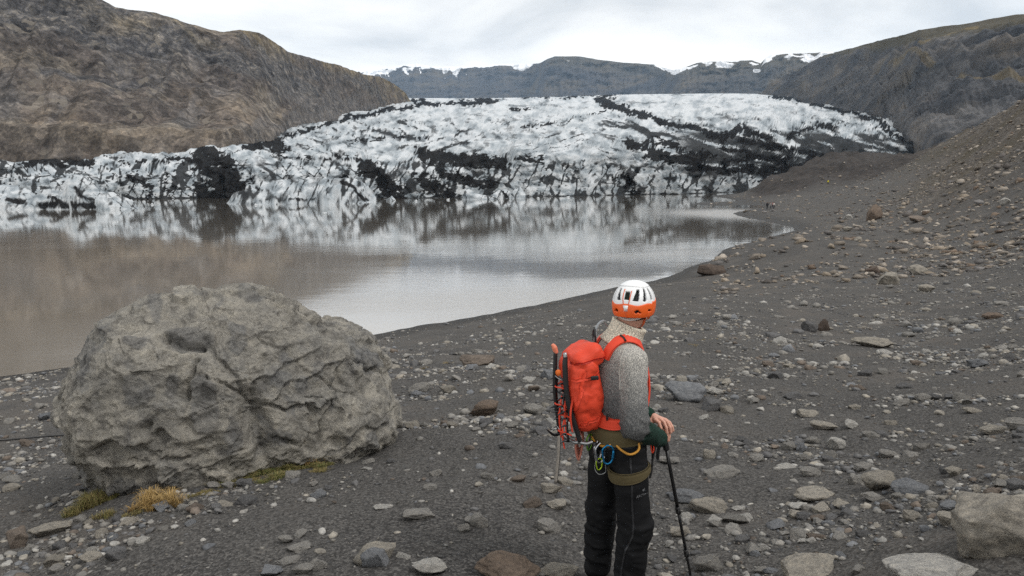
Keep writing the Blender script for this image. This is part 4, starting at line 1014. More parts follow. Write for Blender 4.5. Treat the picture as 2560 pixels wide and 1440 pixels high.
for cx, cy, a_, b_ in [(508, 972, 36, 36), (513, 1032, 36, 42), (592, 862, 20, 28), (392, 768, 18, 38), (478, 850, 60, 26), (432, 968, 18, 26), (715, 895, 16, 16), (866, 1085, 14, 14), (700, 950, 28, 20), (590, 820, 24, 24), (640, 735, 40, 22), (350, 860, 24, 16), (220, 900, 20, 60), (800, 925, 16, 30),
                       (920, 900, 40, 30), (585, 1085, 24, 40), (360, 985, 34, 30), (920, 1095, 18, 20), (760, 960, 20, 26), (310, 1240, 40, 40), (560, 715, 30, 12), (700, 1090, 30, 24)]:
    dd = np.hypot((jx - cx) / a_, (jy - cy) / b_)
    clast_hollow_shade = np.maximum(clast_hollow_shade, sstep(1.15, 0.85, dd) * front)
amp = amp + 0.012 * clast_hollow_shade
Wb = Wb + N_ * (amp * 1.0)[:, None]
k = NT('boulder_rock', 0.92, 0.1)
n1 = k.noise(1.3, 8, 0.68, 0.5); n2 = k.noise(7, 9, 0.76, 0.3); n3 = k.noise(34, 6, 0.8)
col = k.ramp(n1, (0.30, (0.205, 0.206, 0.204)), (0.48, (0.265, 0.254, 0.232)), (0.62, (0.335, 0.318, 0.284)), (0.75, (0.330, 0.326, 0.315)))
col = k.mix(k.math('MULTIPLY', k.attr('clast_hollow_shade'), 0.55), col, k.mix(n2, (0.085, 0.088, 0.095), (0.175, 0.178, 0.185)))
col = k.mix(k.math('MULTIPLY', k.rng(k.noise(2.6, 6, 0.7, 1.0), 0.55, 0.66), 0.55), col, (0.15, 0.155, 0.165))
col = k.mix(1.0, col, k.ramp(n2, (0.32, (0.45, 0.45, 0.47)), (0.5, (1, 1, 1)), (0.68, (1.42, 1.39, 1.33))), 'MULTIPLY')
col = k.mix(1.0, col, k.ramp(n3, (0.3, (0.75, 0.75, 0.75)), (0.7, (1.22, 1.22, 1.2))), 'MULTIPLY')
vb = k.bump(n2, 0.9, 0.07); vb = k.bump(n3, 0.7, 0.018, vb)
M_BOULDER = k.done(col, vb)
base = np.array([cen[0], cen[1], float(bank_z(cen[0], cen[1], False)[0])])
obj('boulder', mesh('boulder', Wb - base, DF, M_BOULDER, smooth=False, attrs={'clast_hollow_shade': clast_hollow_shade}), None, base, 'huge cracked grey-tan boulder with grass at its foot, left of the hiker', 'boulder')
# ------------------------------------------------------------------ the hiker
def surfnet(sdf, lo, hi, vox):
    lo = np.array(lo, float); n = np.ceil((np.array(hi) - lo) / vox).astype(int) + 1
    ax = [lo[i] + vox * np.arange(n[i]) for i in range(3)]
    G = np.empty(n, np.float32)
    for i in range(0, n[0], 12):
        xx, yy, zz = np.meshgrid(ax[0][i:i + 12], ax[1], ax[2], indexing='ij')
        G[i:i + 12] = sdf(np.stack([xx.ravel(), yy.ravel(), zz.ravel()], -1)).reshape(xx.shape)
    ins = G < 0
    acc = np.zeros(tuple(n - 1) + (3,), np.float32); cnt = np.zeros(tuple(n - 1), np.float32)
    cs = [slice(0, -1), slice(1, None)]
    corners = [(a, b, c) for a in (0, 1) for b in (0, 1) for c in (0, 1)]
    for c0 in corners:
        for axx in range(3):
            if c0[axx]: continue
            c1 = list(c0); c1[axx] = 1
            A = G[cs[c0[0]], cs[c0[1]], cs[c0[2]]]; B = G[cs[c1[0]], cs[c1[1]], cs[c1[2]]]
            m = (A < 0) != (B < 0)
            t = np.where(m, A / np.where(m, A - B, 1), 0)
            for q in range(3):
                acc[..., q] += m * (c0[q] + (t if q == axx else 0))
            cnt += m
    act = cnt > 0
    idx = np.full(act.shape, -1); idx[act] = np.arange(act.sum())
    ii = np.argwhere(act)
    V = lo + vox * (ii + acc[act] / cnt[act][:, None])
    Q = []
    for axx in range(3):
        o = [q for q in range(3) if q != axx]
        sl0 = [slice(None)] * 3; sl1 = [slice(None)] * 3
        sl0[axx] = slice(0, -1); sl1[axx] = slice(1, None)
        e = ins[tuple(sl0)] != ins[tuple(sl1)]
        e = np.argwhere(e); e = e[(e[:, o[0]] > 0) & (e[:, o[1]] > 0) & (e[:, o[0]] < n[o[0]] - 1) & (e[:, o[1]] < n[o[1]] - 1)]
        if not len(e): continue
        def cell(d0, d1):
            c = e.copy(); c[:, o[0]] -= d0; c[:, o[1]] -= d1; return idx[c[:, 0], c[:, 1], c[:, 2]]
        q = np.stack([cell(1, 1), cell(0, 1), cell(0, 0), cell(1, 0)], -1)
        flip = ins[e[:, 0], e[:, 1], e[:, 2]]
        if axx == 1: flip = ~flip
        q[~flip] = q[~flip][:, ::-1]
        Q.append(q)
    return V, np.concatenate(Q)
def cone(p, a, b, ra, rb):
    a = np.array(a, float); b = np.array(b, float); ab = b - a
    t = np.clip(((p - a) @ ab) / (ab @ ab), 0, 1)
    return np.linalg.norm(p - a - t[:, None] * ab, axis=1) - (ra + (rb - ra) * t)
def ell(p, c, r):
    q = p - np.array(c, float); r = np.array(r, float)
    k0 = np.linalg.norm(q / r, axis=1); k1 = np.linalg.norm(q / (r * r), axis=1)
    return k0 * (k0 - 1) / np.maximum(k1, 1e-6)
def rbox(p, c, h, rd):
    q = np.abs(p - np.array(c, float)) - (np.array(h, float) - rd)
    return np.linalg.norm(np.maximum(q, 0), axis=1) + np.minimum(q.max(1), 0) - rd
def smin(a, b, k):
    h = np.clip(0.5 + 0.5 * (b - a) / k, 0, 1)
    return b + (a - b) * h - k * h * (1 - h)
def rot(p, c, ax, a):
    q = p - np.array(c, float); ca, sa = math.cos(a), math.sin(a)
    i, j = [(1, 2), (2, 0), (0, 1)][ax]
    o = q.copy(); o[:, i] = ca * q[:, i] + sa * q[:, j]; o[:, j] = -sa * q[:, i] + ca * q[:, j]
    return o + np.array(c, float)
def spline(pts, n):
    P = np.array(pts, float); m = len(P)
    E = np.vstack([2 * P[0] - P[1], P, 2 * P[-1] - P[-2]])
    u = np.linspace(0, m - 1 - 1e-6, n); i = u.astype(int); t = (u - i)[:, None]
    a, b, c, d = E[i], E[i + 1], E[i + 2], E[i + 3]
    return 0.5 * (2 * b + (c - a) * t + (2 * a - 5 * b + 4 * c - d) * t ** 2 + (3 * b - a - 3 * c + d) * t ** 3)
def tube_vf(pts, rad, seg=8, n=None, closed=False, smooth=True):
    P = np.array(pts, float)
    if closed: P = np.vstack([P, P[:1]])
    if smooth: P = spline(P, n or 8 * len(P))
    if closed: P = P[:-1]
    m = len(P); rad = np.broadcast_to(np.interp(np.linspace(0, 1, m), np.linspace(0, 1, len(np.atleast_1d(rad))), np.atleast_1d(rad)), (m,))
    T = np.roll(P, -1, 0) - np.roll(P, 1, 0)
    if not closed: T[0] = P[1] - P[0]; T[-1] = P[-1] - P[-2]
    T /= np.linalg.norm(T, axis=1)[:, None] + 1e-12
    u = np.array([0.31, 0.52, 0.79]); A = np.cross(T, u); A /= np.linalg.norm(A, axis=1)[:, None]; B = np.cross(T, A)
    an = np.linspace(0, 2 * math.pi, seg, endpoint=False)
    V = P[:, None] + rad[:, None, None] * (np.cos(an)[None, :, None] * A[:, None] + np.sin(an)[None, :, None] * B[:, None])
    V = V.reshape(-1, 3); Fq = grid_faces(m, seg, True)
    if closed:
        c = np.arange(seg); Fq = np.vstack([Fq, np.stack([(m - 1) * seg + c, (m - 1) * seg + (c + 1) % seg, (c + 1) % seg, c], -1)])
        return V, Fq, np.zeros((0, 3), int)
    V = np.vstack([V, P[0], P[-1]]); c = np.arange(seg)
    tri = np.vstack([np.stack([np.full(seg, m * seg), (c + 1) % seg, c], -1), np.stack([np.full(seg, m * seg + 1), (m - 1) * seg + c, (m - 1) * seg + (c + 1) % seg], -1)])
    return V, Fq, tri
def tubes(name, mat, parent, specs, loc=None, **kw):
    Vs, Q, T, off = [], [], [], 0
    for sp in specs:
        V, q, t = tube_vf(*sp[0], **sp[1]) if isinstance(sp, tuple) and isinstance(sp[1], dict) else sp
        Vs.append(V); Q.append(q + off); T.append(t + off); off += len(V)
    return obj(name, mesh(name, np.concatenate(Vs), [np.concatenate(Q), np.concatenate(T)], mat), parent, loc, **kw)
def grad(sdf, P, e=0.004):
    g = np.stack([sdf(P + np.eye(3)[i] * e) - sdf(P - np.eye(3)[i] * e) for i in range(3)], -1)
    return g / (np.linalg.norm(g, axis=1)[:, None] + 1e-9)
def ribbon(name, mat, parent, sdf, pts, width, lift=0.004, thick=0.004, n=40, closed=False, hug=True, normal=None, across=7):
    """A strap that lies on a surface."""
    P = spline(pts + [pts[0]] if closed else pts, n)
    if hug:
        for _ in range(6): P = P - grad(sdf, P) * sdf(P)[:, None]
    N = grad(sdf, P) if normal is None else np.broadcast_to(np.array(normal, float), P.shape)
    T = np.gradient(P, axis=0); T /= np.linalg.norm(T, axis=1)[:, None] + 1e-9
    W = np.cross(T, N); W /= np.linalg.norm(W, axis=1)[:, None] + 1e-9
    wd = np.interp(np.linspace(0, 1, n), np.linspace(0, 1, len(np.atleast_1d(width))), np.atleast_1d(width))
    uu = np.linspace(-0.5, 0.5, across)
    S = P[:, None] + W[:, None] * (uu[None, :, None] * wd[:, None, None])
    S = S.reshape(-1, 3); NN = np.repeat(N, across, 0)
    if hug:
        for _ in range(3): S = S - grad(sdf, S) * np.clip(sdf(S), -0.02, 0.02)[:, None]
    edge = np.tile((np.abs(uu) < 0.49) * 1.0, n)
    O = S + NN * (lift + thick * (0.35 + 0.65 * edge))[:, None]; I = S + NN * (lift - thick)
    V = np.vstack([O, I]); m = len(O)
    q = grid_faces(n, across); r = np.arange(n - 1) * across
    side = np.vstack([np.stack([r, r + across, r + across + m, r + m], -1), np.stack([r + across - 1, r + across - 1 + m, r + 2 * across - 1 + m, r + 2 * across - 1], -1)])
    return obj(name, mesh(name, V, np.vstack([q[:, ::-1], q + m, side]), mat), parent)

HO = np.array([0.583, 3.92]); HZ = float(bank_z(HO[0], HO[1], False)[0])
HYAW = math.radians(15)
def Lc(f, r, h): return np.array([f, -r, h], float)
def thing_at_hiker(name, label, cat, group=None):
    e = obj(name, None, None, (HO[0], HO[1], HZ), label, cat, group); e.rotation_euler = (0, 0, HYAW); return e
person = thing_at_hiker('person', 'person in helmet and grey knit sweater leaning on a trekking pole', 'person')
# joints
SHR, ELR, WRR = Lc(0.010, 0.17, 1.43), Lc(0.005, 0.218, 1.09), Lc(0.218, 0.075, 0.943)
SHL, ELL, WRL = Lc(0.0, -0.17, 1.43), Lc(0.06, -0.25, 1.12), Lc(0.240, -0.105, 1.013)
HIPR, KNR, ANR = Lc(0.015, 0.095, 0.93), Lc(0.072, 0.12, 0.50), Lc(0.025, 0.125, 0.09)
HIPL, KNL, ANL = Lc(-0.010, -0.10, 0.93), Lc(-0.020, -0.14, 0.50), Lc(-0.036, -0.150, 0.09)
HEAD = Lc(0.065, 0.03, 1.685); HYR = math.radians(47)
def hl(p):                                        # head frame: x forward, y left, z up
    return rot(p, HEAD, 2, HYR) - HEAD
def sd_head(p):
    q = hl(p)
    d = ell(q, (-0.008, 0, 0.03), (0.098, 0.077, 0.100))
    d = smin(d, ell(q, (0.040, 0, -0.055), (0.058, 0.056, 0.062)), 0.035)
    d = smin(d, cone(q, (0.088, 0, 0.0), (0.106, 0, -0.035), 0.008, 0.014), 0.014)
    d = smin(d, ell(q, (0.088, 0, -0.068), (0.014, 0.026, 0.010)), 0.012)
    d = smin(d, ell(q, (0.080, 0, -0.098), (0.018, 0.022, 0.016)), 0.02)
    for s in (-1, 1):
        d = np.maximum(d, -ell(q, (0.096, s * 0.031, 0.0), (0.018, 0.020, 0.013)))
        d = smin(d, ell(q, (0.082, s * 0.031, 0.0), (0.013, 0.013, 0.011)), 0.004)
        d = smin(d, ell(q, (-0.002, s * 0.080, -0.018), (0.022, 0.010, 0.034)), 0.010)
    return d
def sd_body(p):
    d = ell(p, (0, 0, 1.30), (0.105, 0.160, 0.20)); d = smin(d, ell(p, (0, 0, 1.02), (0.10, 0.145, 0.17)), 0.10)
    for sh, el_, wr in ((SHR, ELR, WRR), (SHL, ELL, WRL)):
        d = smin(d, cone(p, sh, el_, 0.048, 0.038), 0.04); d = smin(d, cone(p, el_, wr, 0.038, 0.026), 0.02)
    for hp, kn, an in ((HIPR, KNR, ANR), (HIPL, KNL, ANL)):
        d = smin(d, cone(p, hp, kn, 0.078, 0.052), 0.06); d = smin(d, cone(p, kn, an, 0.052, 0.036), 0.02)
        d = smin(d, cone(p, an - np.array([0.02, 0, 0.03]), an + np.array([0.14, 0, -0.055]), 0.04, 0.028), 0.02)
    d = smin(d, cone(p, (0.01, 0, 1.44), HEAD + np.array([-0.02, 0.01, -0.06]), 0.062, 0.056), 0.04)
    return smin(d, sd_head(p), 0.02)
def finger(p, pts, r0, r1):
    d = 9; m = len(pts) - 1
    for i in range(m): d = np.minimum(d, cone(p, pts[i], pts[i + 1], r0 + (r1 - r0) * i / m, r0 + (r1 - r0) * (i + 1) / m))
    return d
HS_ = Lc(-0.033, 0, -0.034)
PT = Lc(0.305, 0.0, 1.01) + HS_                          # top of the trekking pole
def sd_hands(p):
    p = p - HS_
    # right hand: closed round the pole's grip
    d = cone(p, WRR - HS_, Lc(0.268, 0.055, 0.985), 0.027, 0.027)
    kn = [Lc(0.318, 0.030, 1.015), Lc(0.326, 0.032, 0.995), Lc(0.328, 0.032, 0.974), Lc(0.324, 0.032, 0.954)]
    for q in kn: d = smin(d, cone(p, Lc(0.268, 0.052, 0.982), q, 0.021, 0.0125), 0.012)
    for i, q in enumerate(kn):
        d = smin(d, finger(p, [q, q + Lc(0.014, -0.025, -0.002), q + Lc(-0.004, -0.052, -0.004), q + Lc(-0.030, -0.056, -0.004), q + Lc(-0.040, -0.040, -0.004)], 0.0112 - 0.0007 * i, 0.0085), 0.004)
    d = smin(d, finger(p, [Lc(0.272, 0.045, 0.995), Lc(0.285, 0.020, 1.022), Lc(0.300, -0.005, 1.030)], 0.014, 0.010), 0.008)
    # left hand: laid over the right, fingers draped towards the camera
    w = WRL - HS_; d2 = cone(p, w, Lc(0.285, -0.075, 1.052), 0.027, 0.026)
    kn = [Lc(0.268, -0.012, 1.058), Lc(0.289, -0.004, 1.064), Lc(0.310, -0.004, 1.062), Lc(0.329, -0.012, 1.054)]
    for q in kn: d2 = smin(d2, cone(p, Lc(0.286, -0.075, 1.050), q, 0.020, 0.0125), 0.012)
    for i, q in enumerate(kn):
        ln = [0.92, 1.05, 1.0, 0.82][i]; sx = [0.004, 0.006, 0.008, 0.009][i]
        a1 = q + Lc(sx, 0.036 * ln, -0.004); a2 = a1 + Lc(sx, 0.018 * ln, -0.026 * ln); a3 = a2 + Lc(sx * 0.5, 0.003, -0.026 * ln)
        d2 = smin(d2, finger(p, [q, a1, a2, a3], 0.0115 - 0.0006 * i, 0.0085), 0.0035)
    d2 = smin(d2, finger(p, [Lc(0.262, -0.055, 1.046), Lc(0.248, -0.020, 1.030), Lc(0.250, 0.012, 1.012)], 0.014, 0.010), 0.008)
    return np.minimum(d, d2)
k = NT('skin', 0.5, 0.35)
nz = k.noise(60, 4, 0.6)
M_SKIN = k.done(k.mix(nz, (0.50, 0.245, 0.175), (0.62, 0.36, 0.275)), k.bump(nz, 0.25, 0.002))
k.b.inputs['Subsurface Weight'].default_value = 0.08; k.b.inputs['Subsurface Radius'].default_value = (0.01, 0.004, 0.002)
bv, bq = surfnet(sd_body, (-0.22, -0.36, -0.02), (0.40, 0.36, 1.86), 0.0105)
hv, hq = surfnet(sd_hands, (0.15, -0.14, 0.86), (0.37, 0.17, 1.08), 0.0032)
obj('body', mesh('body', np.vstack([bv, hv]), np.vstack([bq, hq + len(bv)]), M_SKIN), person)

# sweater
def arm_part(p, sh, el_, wr, r=(0.073, 0.063, 0.050)):
    e1 = cone(p, sh, el_, r[0], r[1]); ax = wr - el_; end = el_ + ax * 0.93
    e2 = cone(p, el_, end, r[1], r[2])
    return smin(e1, e2, 0.03)
def sd_torso(p):
    d = ell(p, (-0.005, 0, 1.30), (0.140, 0.188, 0.215)); d = smin(d, ell(p, (0.0, 0, 1.08), (0.132, 0.172, 0.21)), 0.12)
    d = smin(d, ell(p, (0, 0, 0.985), (0.143, 0.188, 0.15)), 0.05)
    d = smin(d, cone(p, Lc(-0.01, -0.13, 1.44), Lc(-0.01, 0.13, 1.44), 0.062, 0.062), 0.06)
    d = smin(d, cone(p, (0.0, 0, 1.45), (0.022, -0.01, 1.53), 0.090, 0.078), 0.06)
    return d
def sd_sweater0(p):
    d = smin(sd_torso(p), arm_part(p, SHR, ELR, WRR), 0.035)
    d = smin(d, arm_part(p, SHL, ELL, WRL), 0.035)
    return d
def sd_sweater(p):
    d = sd_sweater0(p)
    w = ridged(np.stack([p[:, 0] * 7, p[:, 1] * 7, p[:, 2] * 13 + p[:, 0] * 9], -1), 2)
    nearel = np.exp(-(np.linalg.norm(p - ELR, axis=1) / 0.12) ** 2) + 0.7 * np.exp(-(np.linalg.norm(p - WRR, axis=1) / 0.12) ** 2) + 0.6 * np.exp(-((p[:, 2] - 1.10) / 0.12) ** 2)
    d = d - 0.012 * (w - 0.2) * nearel + 0.003 * fbm(p * 22, 2)
    hem = 0.905 + 0.012 * np.sin(np.arctan2(p[:, 1], p[:, 0]) * 3 + 1)
    return np.maximum(d, hem - p[:, 2])
sv, sq = surfnet(sd_sweater, (-0.20, -0.36, 0.88), (0.36, 0.36, 1.60), 0.0072)
lin = lambda c: np.array(c)
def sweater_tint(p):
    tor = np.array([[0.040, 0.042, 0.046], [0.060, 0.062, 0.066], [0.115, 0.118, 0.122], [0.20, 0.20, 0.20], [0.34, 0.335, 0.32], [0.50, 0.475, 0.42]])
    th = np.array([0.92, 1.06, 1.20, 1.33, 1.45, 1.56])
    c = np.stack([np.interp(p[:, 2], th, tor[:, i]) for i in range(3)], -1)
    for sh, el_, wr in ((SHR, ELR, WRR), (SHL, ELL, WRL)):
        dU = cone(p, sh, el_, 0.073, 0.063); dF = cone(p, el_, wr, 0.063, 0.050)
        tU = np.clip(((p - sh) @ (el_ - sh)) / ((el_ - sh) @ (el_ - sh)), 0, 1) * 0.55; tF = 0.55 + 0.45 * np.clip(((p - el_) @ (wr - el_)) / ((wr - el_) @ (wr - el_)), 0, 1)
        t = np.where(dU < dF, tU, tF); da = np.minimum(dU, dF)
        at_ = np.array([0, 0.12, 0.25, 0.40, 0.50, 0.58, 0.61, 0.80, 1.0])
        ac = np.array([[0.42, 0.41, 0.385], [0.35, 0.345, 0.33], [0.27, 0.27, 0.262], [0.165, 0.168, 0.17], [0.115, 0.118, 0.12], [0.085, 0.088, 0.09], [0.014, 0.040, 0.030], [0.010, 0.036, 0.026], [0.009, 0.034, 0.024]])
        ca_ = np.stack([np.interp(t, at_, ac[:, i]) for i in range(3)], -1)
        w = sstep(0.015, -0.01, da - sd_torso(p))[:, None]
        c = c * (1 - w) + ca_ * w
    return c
k = NT('wool_knit', 0.95, 0.1)
nh = k.noise(210, 3, 0.7, 0.0, k.pos('Object', (1, 1, 0.55)))
kn_ = k.noise(420, 2, 0.6)
hc = k.mix(1.0, k.attr('tint', 'Color'), k.ramp(nh, (0.30, (0.34, 0.35, 0.37)), (0.5, (0.95, 0.95, 0.95)), (0.68, (1.9, 1.86, 1.78))), 'MULTIPLY')
M_WOOL = k.done(hc, k.bump(kn_, 0.9, 0.004, k.bump(nh, 0.8, 0.006)))
k.b.inputs['Sheen Weight'].default_value = 0.04
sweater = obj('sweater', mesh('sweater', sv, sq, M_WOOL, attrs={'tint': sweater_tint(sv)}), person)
# funnel collar, folded once
def sd_collar(p):
    a, b = np.array([0.003, -0.004, 1.475]), np.array([0.048, -0.017, 1.592])
    ax = (b - a) / np.linalg.norm(b - a); L_ = np.linalg.norm(b - a)
    t = (p - a) @ ax; q = p - a - t[:, None] * ax
    q[:, 1] *= 0.97
    rr = np.linalg.norm(q, axis=1); R = np.interp(t, [0, 0.05, 0.10, L_], [0.104, 0.087, 0.080, 0.084])
    d = np.abs(rr - R) - 0.011 - 0.0016 * np.sin(np.arctan2(q[:, 1], q[:, 0]) * 34)
    return np.maximum(d, np.abs(t - L_ / 2) - L_ / 2) - 0.003
cv, cq = surfnet(sd_collar, (-0.14, -0.15, 1.44), (0.20, 0.13, 1.66), 0.0065)
obj('collar', mesh('collar', cv, cq, M_WOOL, attrs={'tint': np.broadcast_to(np.array([0.60, 0.555, 0.465]), cv.shape) * (0.85 + 0.2 * sstep(1.48, 1.58, cv[:, 2]))[:, None]}), sweater, label='cream rolled wool collar')
# shoulder seam
M_SEAM = plain('seam_wool', (0.42, 0.41, 0.38), 0.9, var=0.3, scale=200)
sp = spline([Lc(-0.02, 0.150, 1.498), Lc(-0.035, 0.17, 1.43), Lc(-0.045, 0.165, 1.36), Lc(-0.035, 0.17, 1.28)], 24)
for _ in range(6): sp = sp - grad(sd_sweater0, sp) * sd_sweater0(sp)[:, None]
tubes('seam', M_SEAM, sweater, [((sp, 0.0035), dict(seg=6, smooth=False))])

# trousers
def sd_legs(p):
    d = ell(p, (-0.005, 0, 0.95), (0.128, 0.170, 0.14))
    for hp, kn, an in ((HIPR, KNR, ANR), (HIPL, KNL, ANL)):
        l = cone(p, hp + np.array([0, 0, -0.01]), kn + np.array([-0.008, 0, 0]), 0.102, 0.086)
        l = smin(l, cone(p, kn + np.array([-0.008, 0, 0]), an + np.array([-0.005, 0, 0.02]), 0.086, 0.070), 0.02)
        d = smin(d, l, 0.035)
    return d
def sd_trousers(p):
    d = sd_legs(p)
    w1 = ridged(np.stack([p[:, 0] * 5 + p[:, 2] * 3, p[:, 1] * 5 - p[:, 2] * 4, p[:, 2] * 10], -1) + 3, 3, 0.5)
    w2 = fbm(np.stack([p[:, 0] * 9, p[:, 1] * 9, p[:, 2] * 4], -1), 2)
    kz = 0.5 + 0.9 * np.exp(-((p[:, 2] - 0.44) / 0.10) ** 2) + 0.9 * np.exp(-((p[:, 2] - 0.20) / 0.13) ** 2) + 0.5 * np.exp(-((p[:, 2] - 0.82) / 0.08) ** 2)
    d = d - 0.015 * kz * (w1 - 0.15) - 0.009 * w2
    return np.maximum(np.maximum(d, 0.045 - p[:, 2]), p[:, 2] - 1.03)
tv, tq = surfnet(sd_trousers, (-0.22, -0.34, 0.02), (0.24, 0.30, 1.06), 0.0078)
k = NT('black_shell_fabric', 0.7, 0.12)
nz = k.noise(9, 4, 0.6)
M_SHELL = k.done(k.mix(nz, (0.007, 0.0073, 0.0082), (0.013, 0.0135, 0.015)), k.bump(k.noise(300, 2), 0.15, 0.001))
trousers = obj('trousers', mesh('trousers', tv, tq, M_SHELL), person)
M_ZIP = plain('zip_tape', (0.022, 0.023, 0.026), 0.4, spec=0.5)
M_BLACK = plain('black_webbing', (0.010, 0.010, 0.011), 0.6)
ribbon('zip', M_ZIP, trousers, sd_trousers, [Lc(-0.01, 0.20, 0.91), Lc(-0.005, 0.21, 0.80), Lc(0.005, 0.21, 0.62), Lc(0.015, 0.20, 0.48), Lc(-0.03, 0.18, 0.34), Lc(-0.05, 0.16, 0.12)], 0.011, 0.002, 0.002, 60, across=3)
# printed mark and lettering on the thigh
M_PRINT = plain('grey_print', (0.16, 0.165, 0.175), 0.6)
def text_mesh(body, size):
    c = bpy.data.curves.new('lettering', 'FONT'); c.body = body; c.size = size; c.align_x = 'CENTER'; c.align_y = 'CENTER'; c.resolution_u = 3
    o = bpy.data.objects.new('lettering', c); COL.objects.link(o)
    bpy.context.view_layer.update()
    me = bpy.data.meshes.new_from_object(o.evaluated_get(bpy.context.evaluated_depsgraph_get()))
    V = np.array([v.co[:] for v in me.vertices]); Fl = [list(pl.vertices) for pl in me.polygons]
    bpy.data.objects.remove(o); bpy.data.curves.remove(c); bpy.data.meshes.remove(me)
    return V, Fl
def stick_on(name, mat, parent, V, Fl, sdf, cpos, right, up, lift=0.0025):
    """Lay flat print on a curved surface."""
    P = np.array(cpos) + V[:, :1] * np.array(right) + V[:, 1:2] * np.array(up)
    for _ in range(8): P = P - grad(sdf, P) * (sdf(P) - lift)[:, None]
    me = bpy.data.meshes.new(name); me.from_pydata(P.tolist(), [], Fl); me.materials.append(mat)
    return obj(name, me, parent)
tV, tF = text_mesh("ARC'TERYX", 0.021)
ctr = Lc(0.078, 0.20, 0.690)
stick_on('lettering', M_PRINT, trousers, tV, tF, sd_trousers, ctr, np.array([0.966, 0.0, 0]), (0, 0, 1))
bird = [[(-20, 8), (-8, 3), (2, 5), (12, 12), (8, 5), (20, 4), (10, 1), (14, -8), (6, -3), (2, -12), (-2, -4), (-12, -9), (-7, -2), (-22, -3), (-9, 1)]]
bV = np.array(bird[0]) * 0.00085; bV = np.c_[bV, 0 * bV[:, 0]]
stick_on('printed_mark', M_PRINT, trousers, np.vstack([bV, [[0, 0, 0]]]), [[i, (i + 1) % 15, 15] for i in range(15)], sd_trousers, ctr + np.array([0, 0, 0.028]), np.array([0.966, 0.0, 0]), (0, 0, 1))
# boots
M_BOOT = plain('boot_leather', (0.030, 0.028, 0.027), 0.6)
for an in (ANR, ANL):
    def sd_boot(p, an=an):
        d = cone(p, an + np.array([-0.01, 0, 0.06]), an + np.array([-0.01, 0, -0.04]), 0.058, 0.052)
        d = smin(d, cone(p, an + np.array([0.0, 0, -0.045]), an + np.array([0.17, 0, -0.055]), 0.050, 0.040), 0.04)
        return np.maximum(d, -p[:, 2])
    v_, q_ = surfnet(sd_boot, an - np.array([0.12, 0.1, 0.12]), an + np.array([0.26, 0.1, 0.15]), 0.012)
    obj('boot', mesh('boot', v_, q_, M_BOOT), person)
# dark thin cap and hair below the helmet
M_CAP = plain('dark_green_fleece', (0.010, 0.015, 0.011), 0.95, var=0.4, scale=120)
def sd_cap(p):
    q = hl(p); d = ell(q, (-0.010, 0, 0.025), (0.106, 0.086, 0.108))
    return np.maximum(np.maximum(d, q[:, 0] - 0.035 - 0.5 * q[:, 2]), -q[:, 2] - 0.062)
v_, q_ = surfnet(sd_cap, HEAD - 0.16, HEAD + 0.16, 0.009)
obj('cap', mesh('cap', v_, q_, M_CAP), person)

# ------------------------------------------------------------------ helmet
helmet = thing_at_hiker('climbing_helmet', 'white climbing helmet with orange lower shell worn by the hiker', 'helmet')
HC = HEAD + np.array([0.0, 0.0, 0.022]); HR = np.array([0.131, 0.111, 0.122])
ch, sh_ = math.cos(HYR), math.sin(HYR)
def helm_pt(az, el_, rscale=1.0):
    """az 0 = front, 180 = back."""
    r = np.stack([np.cos(az) * np.cos(el_), np.sin(az) * np.cos(el_), np.sin(el_)], -1)
    r = np.sign(r) * np.abs(r) ** 0.94
    q = r * HR * np.asarray(rscale)[..., None]
    q = q * (1 + 0.03 * np.maximum(0, -np.sin(el_)))[..., None]
    return np.stack([q[..., 0] * ch - q[..., 1] * sh_, q[..., 0] * sh_ + q[..., 1] * ch, q[..., 2]], -1) + HC
def helm_part(name, mat, az, el0, el1, ne, vents=(), rs=1.0, thick=0.010, parent=helmet):
    A = np.radians(az); n = len(A)
    E = np.radians(np.asarray(el0) + (np.asarray(el1) - np.asarray(el0)) * np.linspace(0, 1, ne)[:, None]) + 0 * A
    AA = np.broadcast_to(A, E.shape)
    V = helm_pt(AA, E, rs + 0 * E).reshape(-1, 3)
    Fq = grid_faces(ne, n, True)
    am = np.degrees(AA.ravel())[Fq[:, 0]] + 0.5 * 360 / n; em = np.degrees(E.ravel())[Fq].mean(1)
    keep = np.ones(len(Fq), bool)
    for va, ve0, ve1, w0, w1, sk in vents:
        t = np.clip((em - ve0) / (ve1 - ve0), 0, 1)
        da = (am - va - sk * (t - 0.5) + 180) % 360 - 180
        keep &= ~((em > ve0) & (em < ve1) & (np.abs(da) < (w0 + (w1 - w0) * t)))
    o = obj(name, mesh(name, V, Fq[keep], mat), parent)
    m = o.modifiers.new('thickness', 'SOLIDIFY'); m.thickness = thick; m.offset = -1
    return o
k = NT('white_shell', 0.32, 0.5); M_WHITE = k.done(k.mix(k.noise(30, 3), (0.66, 0.68, 0.70), (0.76, 0.77, 0.78)))
k = NT('orange_shell', 0.4, 0.5); M_ORANGE = k.done(k.mix(k.noise(30, 3), (0.70, 0.095, 0.012), (0.80, 0.13, 0.02)))
M_FOAM = plain('dark_foam', (0.022, 0.022, 0.025), 0.8)
azs = np.arange(0, 360, 2.0)
brim = -26 + 6 * np.cos(np.radians(azs)) ** 2 - 6 * (np.cos(np.radians(azs)) < 0) * np.abs(np.cos(np.radians(azs)))
edge = 9 + 5 * np.cos(np.radians(azs * 6)) * 0.35 - 5 * (np.cos(np.radians(azs)) < -0.2)
helm_part('lower_shell', M_ORANGE, azs, brim, edge + 1.0, 14, [(150, -14, -7, 9, 7, 6), (210, -14, -7, 9, 7, -6), (112, -12, -6, 7, 5, 4), (248, -12, -6, 7, 5, -4)], 1.015, 0.012)
